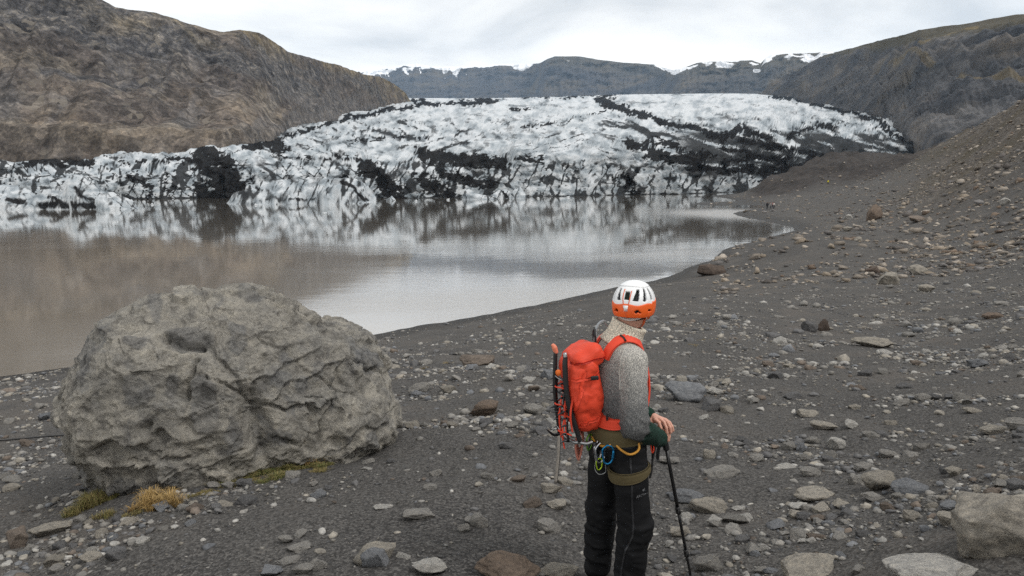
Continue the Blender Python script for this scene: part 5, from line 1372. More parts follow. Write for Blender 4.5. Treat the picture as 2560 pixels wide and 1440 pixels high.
vents = [(180, 16, 40, 7, 9, 0), (150, 14, 46, 9, 6, -10), (210, 14, 46, 9, 6, 10), (124, 12, 48, 6.5, 5, -8), (236, 12, 48, 6.5, 5, 8), (100, 12, 46, 6.5, 5, 0), (260, 12, 46, 6.5, 5, 0), (74, 12, 44, 7, 5, 6), (286, 12, 44, 7, 5, -6), (40, 16, 40, 8, 5, 8), (320, 16, 40, 8, 5, -8)]
us = helm_part('upper_shell', M_WHITE, azs, edge, 88 + 0 * azs, 40, vents, 1.0, 0.014)
cap_az = azs
helm_part('crown_cap', M_WHITE, cap_az, 52 + 3 * np.cos(np.radians(azs * 2)), 89.5 + 0 * azs, 14, (), 1.022, 0.006)
helm_part('foam_liner', M_FOAM, azs[::2], -22 + 0 * azs[::2], 89 + 0 * azs[::2], 20, (), 0.86, 0.01)
hp = lambda a, e_, r=1.02: helm_pt(np.radians(np.array([a], float)), np.radians(np.array([e_], float)), np.array([r]))[0]
M_WSTRAP = plain('white_strap', (0.62, 0.60, 0.58), 0.6); M_OSTRAP = plain('orange_strap', (0.62, 0.11, 0.03), 0.6)
tubes('cord', M_OSTRAP, helmet, [(([hp(168, 44), hp(171, 20), hp(176, -4), hp(180, -14)], 0.0022), dict(seg=6)), (([hp(192, 40), hp(189, 20), hp(184, -4), hp(180, -14)], 0.0022), dict(seg=6)),
                                (([hp(180, -15), hp(178, -19), hp(180, -21), hp(182, -19)], 0.0018), dict(seg=6, closed=True))])
bk = helm_pt(np.radians(np.array([174, 186, 184, 176.])), np.radians(np.array([3, 3, -9, -9.])), np.full(4, 1.04))
bi = helm_pt(np.radians(np.array([174, 186, 184, 176.])), np.radians(np.array([3, 3, -9, -9.])), np.full(4, 0.98))
obj('clip', mesh('clip', np.vstack([bk, bi]), np.array([(0, 1, 2, 3), (0, 4, 5, 1), (1, 5, 6, 2), (2, 6, 7, 3), (3, 7, 4, 0)]), M_WHITE, smooth=False), helmet)
ribbon('adjusting_band', M_WSTRAP, helmet, sd_cap, [HC + (hp(a, e_, 0.9) - HC) for a, e_ in ((120, -30), (150, -38), (180, -40), (210, -38), (240, -30))], 0.016, 0.006, 0.003, 30, across=3)
ribbon('chin_strap', M_OSTRAP, helmet, sd_head, [HEAD + np.array([ch * x - sh_ * y, sh_ * x + ch * y, z]) for x, y, z in ((-0.06, -0.085, -0.035), (-0.01, -0.09, -0.075), (0.03, -0.06, -0.115), (0.05, 0, -0.13))], 0.013, 0.004, 0.002, 24, across=3)
ribbon('chin_strap', M_OSTRAP, helmet, sd_head, [HEAD + np.array([ch * x - sh_ * y, sh_ * x + ch * y, z]) for x, y, z in ((0.035, -0.095, -0.03), (0.02, -0.085, -0.075), (0.03, -0.06, -0.11))], 0.012, 0.004, 0.002, 20, across=3)
mV, mF = text_mesh('METEOR', 0.0115)
def sd_helm(p):
    return ell(rot(p, HC, 2, HYR), HC, HR * 1.0)
bd = hp(180, 46, 1.0); nb_ = np.array([-ch, -sh_, 0]); rb_ = np.array([-nb_[1], nb_[0], 0])
stick_on('lettering', plain('silver_print', (0.30, 0.31, 0.33), 0.5), helmet, mV, mF, sd_helm, hp(183, 45.5, 1.0), rb_ * 1.0, (0, 0, 1), 0.0015)

# ------------------------------------------------------------------ backpack
pack = thing_at_hiker('backpack', 'red-orange climbing backpack with axes strapped on, worn by the hiker', 'backpack')
k = NT('red_ripstop', 0.6, 0.35)
chk = k.n('ShaderNodeTexVoronoi', feature='F1', distance='CHEBYCHEV'); chk.inputs['Scale'].default_value = 130; chk.inputs['Randomness'].default_value = 0.0
k.t.links.new(k.pos(), chk.inputs['Vector'])
gridf = k.rng(chk.outputs['Distance'], 0.36, 0.44)
nzp = k.noise(14, 4)
M_RED = k.done(k.mix(k.math('MULTIPLY', gridf, 0.35), k.mix(nzp, (0.60, 0.044, 0.018), (0.74, 0.072, 0.028)), (0.32, 0.03, 0.014)), k.bump(nzp, 0.3, 0.01))
M_REDW = plain('red_webbing', (0.66, 0.055, 0.022), 0.65, var=0.2, scale=200)
M_GOLD = plain('orange_webbing', (0.75, 0.16, 0.02), 0.6)
PTILT = 0.15
PC = Lc(-0.214, 0.0, 1.232)
def sd_pack(p):
    q = rot(p, PC, 1, -PTILT)
    d = rbox(q, PC, (0.084, 0.122, 0.218), 0.066)
    z = (q[:, 2] - PC[2]) / 0.24
    d = d + 0.030 * np.clip(z, 0, 1) ** 2 * (q[:, 0] < PC[0]) + 0.022 * np.clip(-z, 0, 1) ** 2
    d = np.maximum(d, -(sd_torso(p) - 0.004))
    w = ridged(np.stack([q[:, 0] * 5, q[:, 1] * 7, q[:, 2] * 8 + q[:, 0] * 10], -1) + 2, 3)
    w2 = ridged(np.stack([q[:, 0] * 16 + q[:, 2] * 6, q[:, 1] * 10, q[:, 2] * 20 - q[:, 0] * 14], -1) + 6, 2)
    return d - 0.011 * w - 0.005 * w2 - 0.012 * fbm(q * 7, 2)
v_, q_ = surfnet(sd_pack, (-0.42, -0.19, 0.94), (-0.05, 0.19, 1.56), 0.008)
obj('pack_bag', mesh('pack_bag', v_, q_, M_RED), pack)
LCn = Lc(-0.210, 0.0, 1.425)
def sd_lid(p):
    q = rot(p, LCn, 1, -0.55)
    d = rbox(q, LCn, (0.088, 0.116, 0.054), 0.050)
    d = np.maximum(d, -(sd_torso(p) - 0.006))
    return d - 0.012 * ridged(np.stack([q[:, 0] * 8 + q[:, 2] * 7, q[:, 1] * 8, q[:, 2] * 12], -1), 3) - 0.008 * fbm(q * 11, 2)
v_, q_ = surfnet(sd_lid, (-0.40, -0.18, 1.34), (-0.08, 0.18, 1.58), 0.008)
lid = obj('pack_lid', mesh('pack_lid', v_, q_, M_RED), pack)
ribbon('lid_zip', plain('red_zip', (0.42, 0.02, 0.01), 0.5), lid, sd_lid, [Lc(-0.12, 0.125, 1.44), Lc(-0.22, 0.135, 1.43), Lc(-0.31, 0.12, 1.41), Lc(-0.345, 0.03, 1.40)], 0.010, 0.002, 0.003, 30, across=3)
for s in (1, -1):
    sd_u = lambda p: np.minimum(sd_sweater0(p), sd_pack(p))
    ribbon('shoulder_strap', M_REDW, pack, sd_sweater0, [Lc(-0.125, 0.085 * s, 1.43), Lc(-0.085, 0.092 * s, 1.50), Lc(-0.02, 0.098 * s, 1.53), Lc(0.05, 0.098 * s, 1.51), Lc(0.11, 0.10 * s, 1.42), Lc(0.125, 0.12 * s, 1.28), Lc(0.09, 0.165 * s, 1.16), Lc(-0.02, 0.17 * s, 1.10)], [0.058, 0.058, 0.055, 0.048, 0.03, 0.02], 0.012, 0.007, 70)
    ribbon('hip_belt', M_REDW, pack, sd_torso, [Lc(-0.13, 0.08 * s, 1.09), Lc(-0.10, 0.15 * s, 1.085), Lc(-0.03, 0.18 * s, 1.095), Lc(0.06, 0.16 * s, 1.09), Lc(0.13, 0.08 * s, 1.075), Lc(0.145, 0.0, 1.07)], [0.075, 0.062, 0.055, 0.025, 0.02, 0.02], 0.013, 0.007, 50)
    ribbon('compression_strap', M_REDW, pack, sd_pack, [Lc(-0.12, 0.14 * s, 1.35), Lc(-0.22, 0.145 * s, 1.34), Lc(-0.33, 0.12 * s, 1.325)], 0.016, 0.004, 0.003, 24, across=3)
    ribbon('compression_strap', M_REDW, pack, sd_pack, [Lc(-0.24, 0.145 * s, 1.37), Lc(-0.275, 0.14 * s, 1.25), Lc(-0.30, 0.12 * s, 1.16)], 0.020, 0.004, 0.003, 24, across=3)
    ribbon('compression_strap', M_REDW, pack, sd_pack, [Lc(-0.115, 0.13 * s, 1.13), Lc(-0.16, 0.145 * s, 1.10), Lc(-0.25, 0.14 * s, 1.07), Lc(-0.32, 0.11 * s, 1.06)], 0.014, 0.004, 0.003, 24, across=3)
ribbon('strap_keeper', M_BLACK, pack, sd_sweater0, [Lc(-0.02, 0.068, 1.535), Lc(-0.02, 0.098, 1.53), Lc(-0.02, 0.130, 1.515)], 0.010, 0.021, 0.003, 12, across=3)
def boxm(name, mat, parent, c, h, yaw=0.0, bevel=0.004, pitch=0.0):
    c = np.array(c)
    v, q = surfnet(lambda p: rbox(rot(rot(p, c, 2, yaw), c, 1, pitch), c, h, bevel), c - np.array([1, 1, 1]) * max(h) * 1.5, c + np.array([1, 1, 1]) * max(h) * 1.5, max(min(h) * 0.55, 0.003))
    return obj(name, mesh(name, v, q, mat), parent)
boxm('buckle', M_BLACK, pack, Lc(-0.20, 0.150, 1.345), (0.022, 0.006, 0.011))
boxm('buckle', M_BLACK, pack, Lc(-0.02, 0.200, 1.085), (0.008, 0.007, 0.016))
boxm('buckle', M_BLACK, pack, Lc(-0.125, 0.147, 1.125), (0.006, 0.006, 0.018))
tubes('haul_loop', M_BLACK, pack, [(([Lc(-0.15, 0.03, 1.50), Lc(-0.155, 0.028, 1.555), Lc(-0.145, 0.0, 1.57), Lc(-0.14, -0.03, 1.55), Lc(-0.14, -0.03, 1.50)], 0.006), dict(seg=6))])
tubes('drinking_tube', plain('grey_hose', (0.30, 0.33, 0.35), 0.4), pack, [(([Lc(-0.135, -0.02, 1.50), Lc(-0.12, -0.03, 1.575), Lc(-0.075, -0.05, 1.60), Lc(-0.03, -0.085, 1.565), Lc(0.03, -0.10, 1.53), Lc(0.11, -0.105, 1.43)], 0.0085), dict(seg=8))])
# loose strap ends at the back
for i, (r_, h0, h1, f0) in enumerate([(0.05, 1.30, 1.02, -0.315), (0.10, 1.24, 1.05, -0.300), (-0.02, 1.22, 0.98, -0.32), (0.02, 1.12, 0.93, -0.315)]):
    ribbon('strap_end', M_REDW, pack, sd_pack, [Lc(f0, r_, h0), Lc(f0 - 0.02, r_ + 0.02, (h0 + h1) / 2), Lc(f0 - 0.005, r_ + 0.01, h1)], 0.012, 0.0, 0.002, 14, hug=False, normal=(-1, -0.3, 0), across=3)

# ------------------------------------------------------------------ ice axes and crampons on the pack
M_STEEL = plain('grey_steel', (0.30, 0.31, 0.32), 0.35, 1.0); M_DKSTEEL = plain('dark_steel', (0.06, 0.06, 0.065), 0.4, 0.9); M_AXE = plain('black_grip', (0.012, 0.012, 0.013), 0.5)
axe = thing_at_hiker('ice_axe', 'black ice axe strapped along the back of the red backpack', 'ice axe')
A0, A1 = Lc(-0.338, 0.085, 1.45), Lc(-0.255, 0.095, 0.985)
mid = (A0 + A1) / 2 + np.array([-0.028, 0, 0.0])
tubes('shaft', M_AXE, axe, [(([A0, A0 * .75 + mid * .25 + np.array([-0.006, 0, 0]), mid, A1 * .7 + mid * .3, A1], [0.012, 0.0155, 0.0145, 0.0135, 0.012]), dict(seg=10))])
tubes('axe_head', M_STEEL, axe, [(([A1 + Lc(0.015, 0.0, 0.0), A1 + Lc(-0.02, -0.03, -0.012), A1 + Lc(-0.055, -0.08, 0.008), A1 + Lc(-0.085, -0.13, 0.05)], [0.012, 0.010, 0.007, 0.003]), dict(seg=6)),
                                (([A1 + Lc(0.0, 0.0, -0.004), A1 + Lc(0.03, 0.02, -0.006), A1 + Lc(0.06, 0.03, 0.004)], [0.012, 0.011, 0.012]), dict(seg=6))])
tubes('shaft_cap', M_STEEL, axe, [(([A0 + np.array([0, 0, -0.004]), A0 + np.array([-0.004, 0, 0.022])], [0.014, 0.010]), dict(seg=8, n=4))])
axe2 = thing_at_hiker('ice_axe', 'ice axe with pinkish handle end behind the black one on the backpack', 'ice axe')
B0, B1 = Lc(-0.345, -0.06, 1.45), Lc(-0.318, -0.06, 0.99)
tubes('shaft', M_AXE, axe2, [(([B0, (B0 + B1) / 2 + np.array([-0.014, 0, 0]), B1], 0.0115), dict(seg=8))])
tubes('grip_end', plain('pink_orange_rubber', (0.62, 0.20, 0.12), 0.5), axe2, [(([B0 + np.array([0.004, 0, -0.012]), B0 + np.array([-0.006, 0, 0.018]), B0 + np.array([-0.018, 0, 0.036])], [0.013, 0.015, 0.009]), dict(seg=8))])
tubes('axe_head', M_DKSTEEL, axe2, [(([B1 + Lc(0.02, 0, 0), B1 + Lc(-0.03, 0.0, -0.012), B1 + Lc(-0.08, 0.02, 0.03)], [0.011, 0.009, 0.003]), dict(seg=6))])
tubes('leash_disc', M_GOLD, axe2, [(([Lc(-0.345, 0.0, 1.345), Lc(-0.352, 0.005, 1.345)], [0.017, 0.017]), dict(seg=12, n=3))])
for ci_, (fo, ro, ho, lab) in enumerate([(-0.325, 0.0, 1.22, 'upper spiked steel crampon strapped to the back of the backpack'), (-0.308, 0.01, 1.07, 'lower spiked steel crampon strapped to the back of the backpack')]):
    cr = thing_at_hiker('crampon', lab, 'crampon', 'crampons on the backpack')
    c0 = Lc(fo, ro, ho)
    tubes('frame', M_DKSTEEL, cr, [(([c0 + Lc(0, 0.055, -0.09), c0 + Lc(-0.012, 0.06, 0.0), c0 + Lc(0, 0.045, 0.08), c0 + Lc(-0.01, -0.045, 0.08), c0 + Lc(-0.012, -0.06, 0.0), c0 + Lc(0, -0.055, -0.09)], 0.006), dict(seg=6, closed=True)),
                                   (([c0 + Lc(-0.01, 0.06, 0.01), c0 + Lc(-0.012, -0.06, 0.01)], 0.005), dict(seg=6))])
    spk = []
    for s in (-1, 1):
        for hh in (-0.085, -0.045, 0.0, 0.04, 0.078):
            b = c0 + Lc(-0.006, s * 0.055, hh); spk.append(((([b, b + Lc(-0.022, s * 0.006, 0.003), b + Lc(-0.044, s * 0.010, -0.006)], [0.0075, 0.006, 0.0015])), dict(seg=5, n=6)))
    for sp_1 in spk: tubes('spike', M_DKSTEEL, cr, [sp_1])
    for j, hh in enumerate((-0.05, 0.045)):
        tubes('crampon_strap', M_REDW, cr, [(([c0 + Lc(0.01, 0.075, hh), c0 + Lc(-0.022, 0.05, hh + 0.01), c0 + Lc(-0.030, 0.0, hh), c0 + Lc(-0.022, -0.05, hh - 0.008), c0 + Lc(0.01, -0.075, hh)], 0.0045), dict(seg=6))])
    tubes('toe_bail', M_STEEL, cr, [(([c0 + Lc(0, 0.045, 0.085), c0 + Lc(-0.03, 0.03, 0.10), c0 + Lc(-0.03, -0.03, 0.10), c0 + Lc(0, -0.045, 0.085)], 0.0032), dict(seg=6))])

# ------------------------------------------------------------------ harness and its gear
harness = thing_at_hiker('climbing_harness', 'olive climbing harness round the hiker\'s waist and thighs', 'harness')
k = NT('olive_webbing', 0.8, 0.2); M_OLIVE = k.done(k.mix(k.noise(60, 4), (0.075, 0.060, 0.030), (0.105, 0.085, 0.044)))
def sd_waist(p): return np.minimum(sd_torso(p), sd_legs(p)) - 0.008
ringp = lambda h, s=1.0: [Lc(0.16 * math.cos(a), 0.20 * math.sin(a), h + 0.012 * math.cos(a)) for a in np.linspace(0, 2 * math.pi, 14)[:-1]]
ribbon('waist_belt', M_OLIVE, harness, sd_waist, ringp(1.015), 0.088, 0.004, 0.006, 90, closed=True)
def sd_thigh(kn, hp):
    return lambda p: sd_trousers(p)
for hp_, kn_2 in ((HIPR, KNR),):
    c = hp_ + (kn_2 - hp_) * 0.30
    pts = [c + np.array([0.13 * math.cos(a), 0.13 * math.sin(a), 0.026 * math.cos(a) - 0.0 * math.sin(a)]) for a in np.linspace(0, 2 * math.pi, 13)[:-1]]
    sd_one = (lambda hp_, kn_2: (lambda p: cone(p, hp_ + np.array([0, 0, -0.01]), kn_2 + np.array([-0.008, 0, 0]), 0.102, 0.086) - 0.010))(hp_, kn_2)
    ribbon('leg_loop', M_OLIVE, harness, sd_one, pts, [0.030, 0.042, 0.066, 0.055, 0.030], 0.004, 0.006, 60, closed=True)
k = NT('gold_loop', 0.5, 0.4); M_LOOP = k.done(k.mix(k.noise(50, 3), (0.42, 0.20, 0.025), (0.55, 0.27, 0.04)))
tubes('gear_loop', M_LOOP, harness, [(([Lc(-0.085, 0.16, 1.00), Lc(-0.07, 0.185, 0.965), Lc(-0.02, 0.212, 0.935), Lc(0.03, 0.212, 0.955), Lc(0.035, 0.195, 1.00)], 0.0065), dict(seg=8))])
tubes('gear_loop', M_LOOP, harness, [(([Lc(-0.09, 0.155, 1.00), Lc(-0.115, 0.145, 0.965), Lc(-0.145, 0.09, 0.955), Lc(-0.16, 0.04, 0.975), Lc(-0.155, 0.02, 1.01)], 0.0065), dict(seg=8))])
boxm('loop_tab', M_OLIVE, harness, Lc(-0.085, 0.168, 1.02), (0.020, 0.006, 0.012), -0.6)
boxm('buckle', M_BLACK, harness, Lc(0.035, 0.196, 1.01), (0.007, 0.012, 0.020), 0.0)
def biner(label, mat, c, size, gate, lean=0.0, group='carabiners on the harness'):
    """Pear-shaped ring with a gate."""
    t = thing_at_hiker('carabiner', label, 'carabiner', group)
    sh = np.array([(0.0, 0.0), (0.22, -0.05), (0.34, -0.30), (0.30, -0.75), (0.12, -1.0), (-0.10, -0.98), (-0.20, -0.70), (-0.24, -0.25)]) * size
    ax = np.array([math.cos(lean), math.sin(lean), 0])
    P = np.array([c + x * ax + np.array([0, 0, z]) for x, z in sh])
    tubes('ring', mat, t, [((P, size * 0.055), dict(seg=6, closed=True, n=48))])
    tubes('gate', gate, t, [(([P[2], (P[2] + P[3]) / 2, P[3]], size * 0.072), dict(seg=6, n=6))])
    return t
M_BLUE = plain('blue_anodised', (0.02, 0.20, 0.42), 0.35, 0.8); M_LIME = plain('lime_anodised', (0.42, 0.60, 0.03), 0.35, 0.5); M_ALU = plain('bare_alloy', (0.55, 0.57, 0.60), 0.3, 1.0); M_GREEN = plain('green_anodised', (0.13, 0.30, 0.03), 0.35, 0.5)
biner('silver carabiner hanging left in the harness gear cluster', M_ALU, Lc(-0.150, 0.085, 0.975), 0.105, M_ALU, 0.5)
biner('second silver carabiner in the harness gear cluster', M_ALU, Lc(-0.145, 0.105, 0.970), 0.105, M_DKSTEEL, 0.2)
biner('bright blue carabiner hanging from the harness', M_BLUE, Lc(-0.122, 0.150, 0.972), 0.100, M_BLUE, -0.3)
biner('lime green carabiner hanging lowest below the gear cluster', M_LIME, Lc(-0.150, 0.105, 0.885), 0.062, M_LIME, 0.1)
biner('green carabiner beside the backpack\'s bottom', M_GREEN, Lc(-0.185, 0.045, 1.0), 0.085, M_LIME, 0.6)
bl = thing_at_hiker('belay_device', 'black and silver belay device hanging from the harness', 'belay device')
boxm('body_plate', M_DKSTEEL, bl, Lc(-0.160, 0.085, 0.935), (0.022, 0.012, 0.038), 0.4, 0.008)
tubes('wire_loop', M_STEEL, bl, [(([Lc(-0.160, 0.085, 0.87), Lc(-0.165, 0.09, 0.82), Lc(-0.15, 0.115, 0.80), Lc(-0.125, 0.14, 0.82), Lc(-0.125, 0.135, 0.87)], 0.0022), dict(seg=6))])
cd = thing_at_hiker('cord_bundle', 'pinkish cord bundle hanging from the harness under the backpack', 'cord')
rc = random.Random(4)
M_PINK = plain('pink_cord', (0.36, 0.135, 0.10), 0.8, var=0.45, scale=90)
for i in range(5):
    o_ = Lc(-0.215 - 0.006 * i, -0.03 + 0.014 * i, 1.0)
    tubes('cord_loop', M_PINK, cd, [(([o_, o_ + Lc(-0.018, 0.006, -0.05 - 0.006 * i), o_ + Lc(0.0, 0.012, -0.10 - 0.010 * i), o_ + Lc(0.022, 0.01, -0.05), o_ + Lc(0.02, 0.0, -0.005)], 0.0055), dict(seg=6, closed=True, n=36))])
qd = thing_at_hiker('sling', 'thin red sling hanging at the front of the harness', 'sling')
tubes('loop', M_REDW, qd, [(([Lc(0.135, 0.14, 1.00), Lc(0.150, 0.145, 0.93), Lc(0.145, 0.14, 0.90), Lc(0.135, 0.14, 0.94)], 0.004), dict(seg=6, closed=True, n=24))])
dk = thing_at_hiker('tether', 'black tether loop hanging at the front of the harness', 'tether')
tubes('loop', M_BLACK, dk, [(([Lc(0.145, 0.12, 1.00), Lc(0.165, 0.13, 0.93), Lc(0.150, 0.135, 0.85), Lc(0.135, 0.14, 0.76), Lc(0.150, 0.13, 0.80), Lc(0.155, 0.12, 0.90)], 0.005), dict(seg=6, closed=True, n=40))])

# ------------------------------------------------------------------ trekking pole
pole = thing_at_hiker('trekking_pole', 'black telescopic trekking pole held upright under the hiker\'s hands', 'trekking pole')
tipX = HO + 0.0
PB = PT + (np.array([0.193, -0.052, -1.0])) * 1.0
wp_ = np.array([HO[0] + PB[0] * math.cos(HYAW) - PB[1] * math.sin(HYAW), HO[1] + PB[0] * math.sin(HYAW) + PB[1] * math.cos(HYAW)])
PB[2] = float(bank_z(wp_[0], wp_[1], False)[0]) - HZ - 0.01
pd_ = PB - PT
M_POLE = plain('black_carbon', (0.010, 0.010, 0.011), 0.35, 0.0, 0.5)
tubes('grip', M_AXE, pole, [(([PT + pd_ * -0.015, PT + pd_ * 0.02, PT + pd_ * 0.07, PT + pd_ * 0.13], [0.017, 0.020, 0.017, 0.018]), dict(seg=10))])
tubes('upper_shaft', M_POLE, pole, [(([PT + pd_ * 0.12, PT + pd_ * 0.52], 0.0105), dict(seg=10, n=4))])
tubes('middle_shaft', M_POLE, pole, [(([PT + pd_ * 0.52, PT + pd_ * 0.80], 0.009), dict(seg=10, n=4))])
tubes('lower_shaft', M_POLE, pole, [(([PT + pd_ * 0.80, PT + pd_ * 0.975], 0.0075), dict(seg=10, n=4))])
tubes('tip', M_STEEL, pole, [(([PT + pd_ * 0.97, PT + pd_ * 1.0], [0.006, 0.002]), dict(seg=8, n=4))])
for t_ in (0.52, 0.80):
    lk = tubes('lock', M_AXE, pole, [(([PT + pd_ * (t_ - 0.022), PT + pd_ * (t_ + 0.022)], [0.0145, 0.0145]), dict(seg=10, n=4)), (([PT + pd_ * t_ + Lc(-0.004, 0.016, 0.012), PT + pd_ * t_ + Lc(-0.012, 0.022, -0.014)], 0.005), dict(seg=6, n=4))])
tubes('basket', M_AXE, pole, [(([PT + pd_ * 0.945, PT + pd_ * 0.952], [0.026, 0.028]), dict(seg=14, n=3))])
ribbon('wrist_strap', M_BLACK, pole, sd_hands, [PT + Lc(0.0, 0.012, 0.005), PT + Lc(-0.03, 0.03, -0.06), PT + Lc(-0.045, 0.03, -0.14), PT + Lc(-0.035, 0.03, -0.165), PT + Lc(-0.028, 0.025, -0.11), PT + Lc(0.0, 0.012, -0.05)], 0.016, 0.0, 0.002, 36, hug=False, normal=(0.5, -0.86, 0.1), across=3)
# ------------------------------------------------------------------ thin stick on its stone, pipe behind the boulder
def hit(px, py):
    D = float(ground_hit(px, py)[0]); return at(px, py, D)
sb = hit(1389, 1216)
st = obj('stick', None, None, (sb[0], sb[1], sb[2]), 'thin weathered grey stick standing upright on a flat stone left of the hiker', 'stick')
M_STICK = plain('weathered_wood', (0.26, 0.24, 0.215), 0.85, var=0.5, scale=60); M_STICKD = plain('dark_strip_surface', (0.018, 0.017, 0.016), 0.9)
s1 = at(1396, 1035, sb[1] + 0.03) - sb; s0 = np.array([0, 0, 0.03])
mid_ = (s0 + s1) / 2 + np.array([0.012, 0, 0])
tubes('shaft', M_STICK, st, [(([s0, mid_, s1], [0.0125, 0.012, 0.010]), dict(seg=8))])
tubes('dark_strip', M_STICKD, st, [(([s0 + np.array([0.009, 0.002, 0.0]), mid_ + np.array([0.009, 0.002, 0]), s1 + np.array([0.007, 0.002, 0])], 0.0075), dict(seg=6))])  # dark strip along the right side of the stick
pts = [hit(x, y) + np.array([0, 0, 0.02]) for x, y in ((-80, 1110), (0, 1104), (60, 1099), (120, 1094), (170, 1091))]
b0 = pts[0].copy()
tubes('pipe', plain('black_pipe', (0.015, 0.015, 0.016), 0.5), None, [(([p - b0 for p in pts], 0.012), dict(seg=8))], b0, label='thin black pipe lying on the gravel left of the big boulder', cat='pipe')

# ------------------------------------------------------------------ grass at the boulder's foot
def grass(name, label, spots, nb, hgt, spread, colA, colB, seed, kind=None, cat='grass tuft', lean=0.5):
    """Blades that fan out of many small clumps."""
    rs = np.random.RandomState(seed); Vs, Fs, Cs, off = [], [], [], 0
    base = None
    for (px, py, sx) in spots:
        p = hit(px, py)
        if base is None: base = p.copy()
        ncl = max(4, int(sx / 5)); n = int(nb * sx / 40 / ncl)
        for c in range(ncl):
            rad = abs(rs.normal(0, 0.5)); aa = rs.uniform(0, 6.28)
            cx = p[0] + math.cos(aa) * rad * sx * p[1] / F_PX; cy = p[1] + 0.05 + math.sin(aa) * rad * spread
            hc = hgt * rs.uniform(0.45, 1.2) * (1 - 0.25 * min(rad, 1.5)); tone = rs.uniform(-0.25, 0.25)
            cl = rs.uniform(0.012, 0.03); la = rs.uniform(0, 6.28)
            X = cx + rs.normal(0, cl, n); Y = cy + rs.normal(0, cl, n); Zb = bank_z(X, Y, False) - 0.005
            for i in range(n):
                h = hc * rs.uniform(0.35, 1.2); a = math.atan2(Y[i] - cy, X[i] - cx) + rs.normal(0, 0.7) if rs.uniform() < 0.7 else la + rs.normal(0, 0.4)
                ln = lean * rs.uniform(0.1, 1.7)
                d = np.array([math.cos(a), math.sin(a), 0]); sd = np.array([-d[1], d[0], 0]) * rs.uniform(0.0012, 0.0026)
                b = np.array([X[i], Y[i], Zb[i]])
                pts = [b, b + d * h * ln * 0.25 + [0, 0, h * 0.5], b + d * h * ln * 0.75 + [0, 0, h * 0.85 - 0.12 * h * ln], b + d * h * ln * 1.3 + [0, 0, h * max(0.1, 0.98 - 0.5 * ln)]]
                Vs.extend([pts[0] - sd, pts[0] + sd, pts[1] - sd, pts[1] + sd, pts[2] - sd * 0.7, pts[2] + sd * 0.7, pts[3]])
                Fs.extend([(off, off + 1, off + 3), (off, off + 3, off + 2), (off + 2, off + 3, off + 5), (off + 2, off + 5, off + 4), (off + 4, off + 5, off + 6)]); off += 7
                cc = (np.array(colA) + (np.array(colB) - np.array(colA)) * np.clip(rs.uniform() + tone, 0, 1)) * rs.uniform(0.7, 1.2); Cs.extend([cc] * 7)
    return obj(name, mesh(name, np.array(Vs) - base, np.array(Fs), M_GRASS, attrs={'tint': np.array(Cs)}), None, base, label, None if kind else cat, None if kind else 'grass at the boulder\'s foot', kind)
k = NT('grass_blade', 0.8, 0.2); M_GRASS = k.done(k.attr('tint', 'Color'))
DRY, DRY2, GRN, GRN2 = (0.30, 0.20, 0.075), (0.22, 0.17, 0.075), (0.075, 0.105, 0.030), (0.13, 0.14, 0.045)
grass('grass_tuft', 'olive and straw grass tuft left of the boulder\'s foot', [(235, 1262, 60), (215, 1275, 50)], 900, 0.125, 0.09, GRN2, DRY2, 1)
grass('grass_tuft', 'golden dry grass tuft right of the boulder\'s foot', [(375, 1262, 55), (400, 1272, 60)], 900, 0.15, 0.08, DRY, (0.36, 0.25, 0.11), 2)
grass('grass_tuft', 'golden dry grass tuft at the right end of the green patch', [(775, 1168, 34)], 900, 0.12, 0.05, DRY, (0.36, 0.25, 0.11), 3)
grass('grass_tuft', 'small straw-coloured tuft in front of the olive grass tuft', [(255, 1300, 34), (170, 1296, 30)], 400, 0.06, 0.06, GRN2, DRY2, 5)
grass('grass', 'short green grass along the front of the boulder', [(650, 1188, 70), (720, 1174, 60), (590, 1204, 50), (540, 1216, 50), (790, 1170, 50), (690, 1196, 60)], 1000, 0.055, 0.12, GRN, DRY2, 4, 'stuff', lean=0.9)
grass('ground_moss', 'low yellowish moss and grass along the boulder\'s base', [(450, 1252, 80), (500, 1238, 60), (330, 1290, 70), (620, 1205, 70), (790, 1180, 40), (560, 1222, 50)], 500, 0.028, 0.10, (0.13, 0.12, 0.045), (0.20, 0.155, 0.07), 6, 'stuff', lean=1.0)
grass('dry_grass', 'dry yellowish grass wisps among the cobbles', [(1760, 850, 40), (1735, 862, 30), (1120, 908, 30), (1060, 922, 30), (2350, 800, 30)], 120, 0.05, 0.25, (0.20, 0.16, 0.07), (0.28, 0.21, 0.10), 7, 'stuff', lean=1.0)

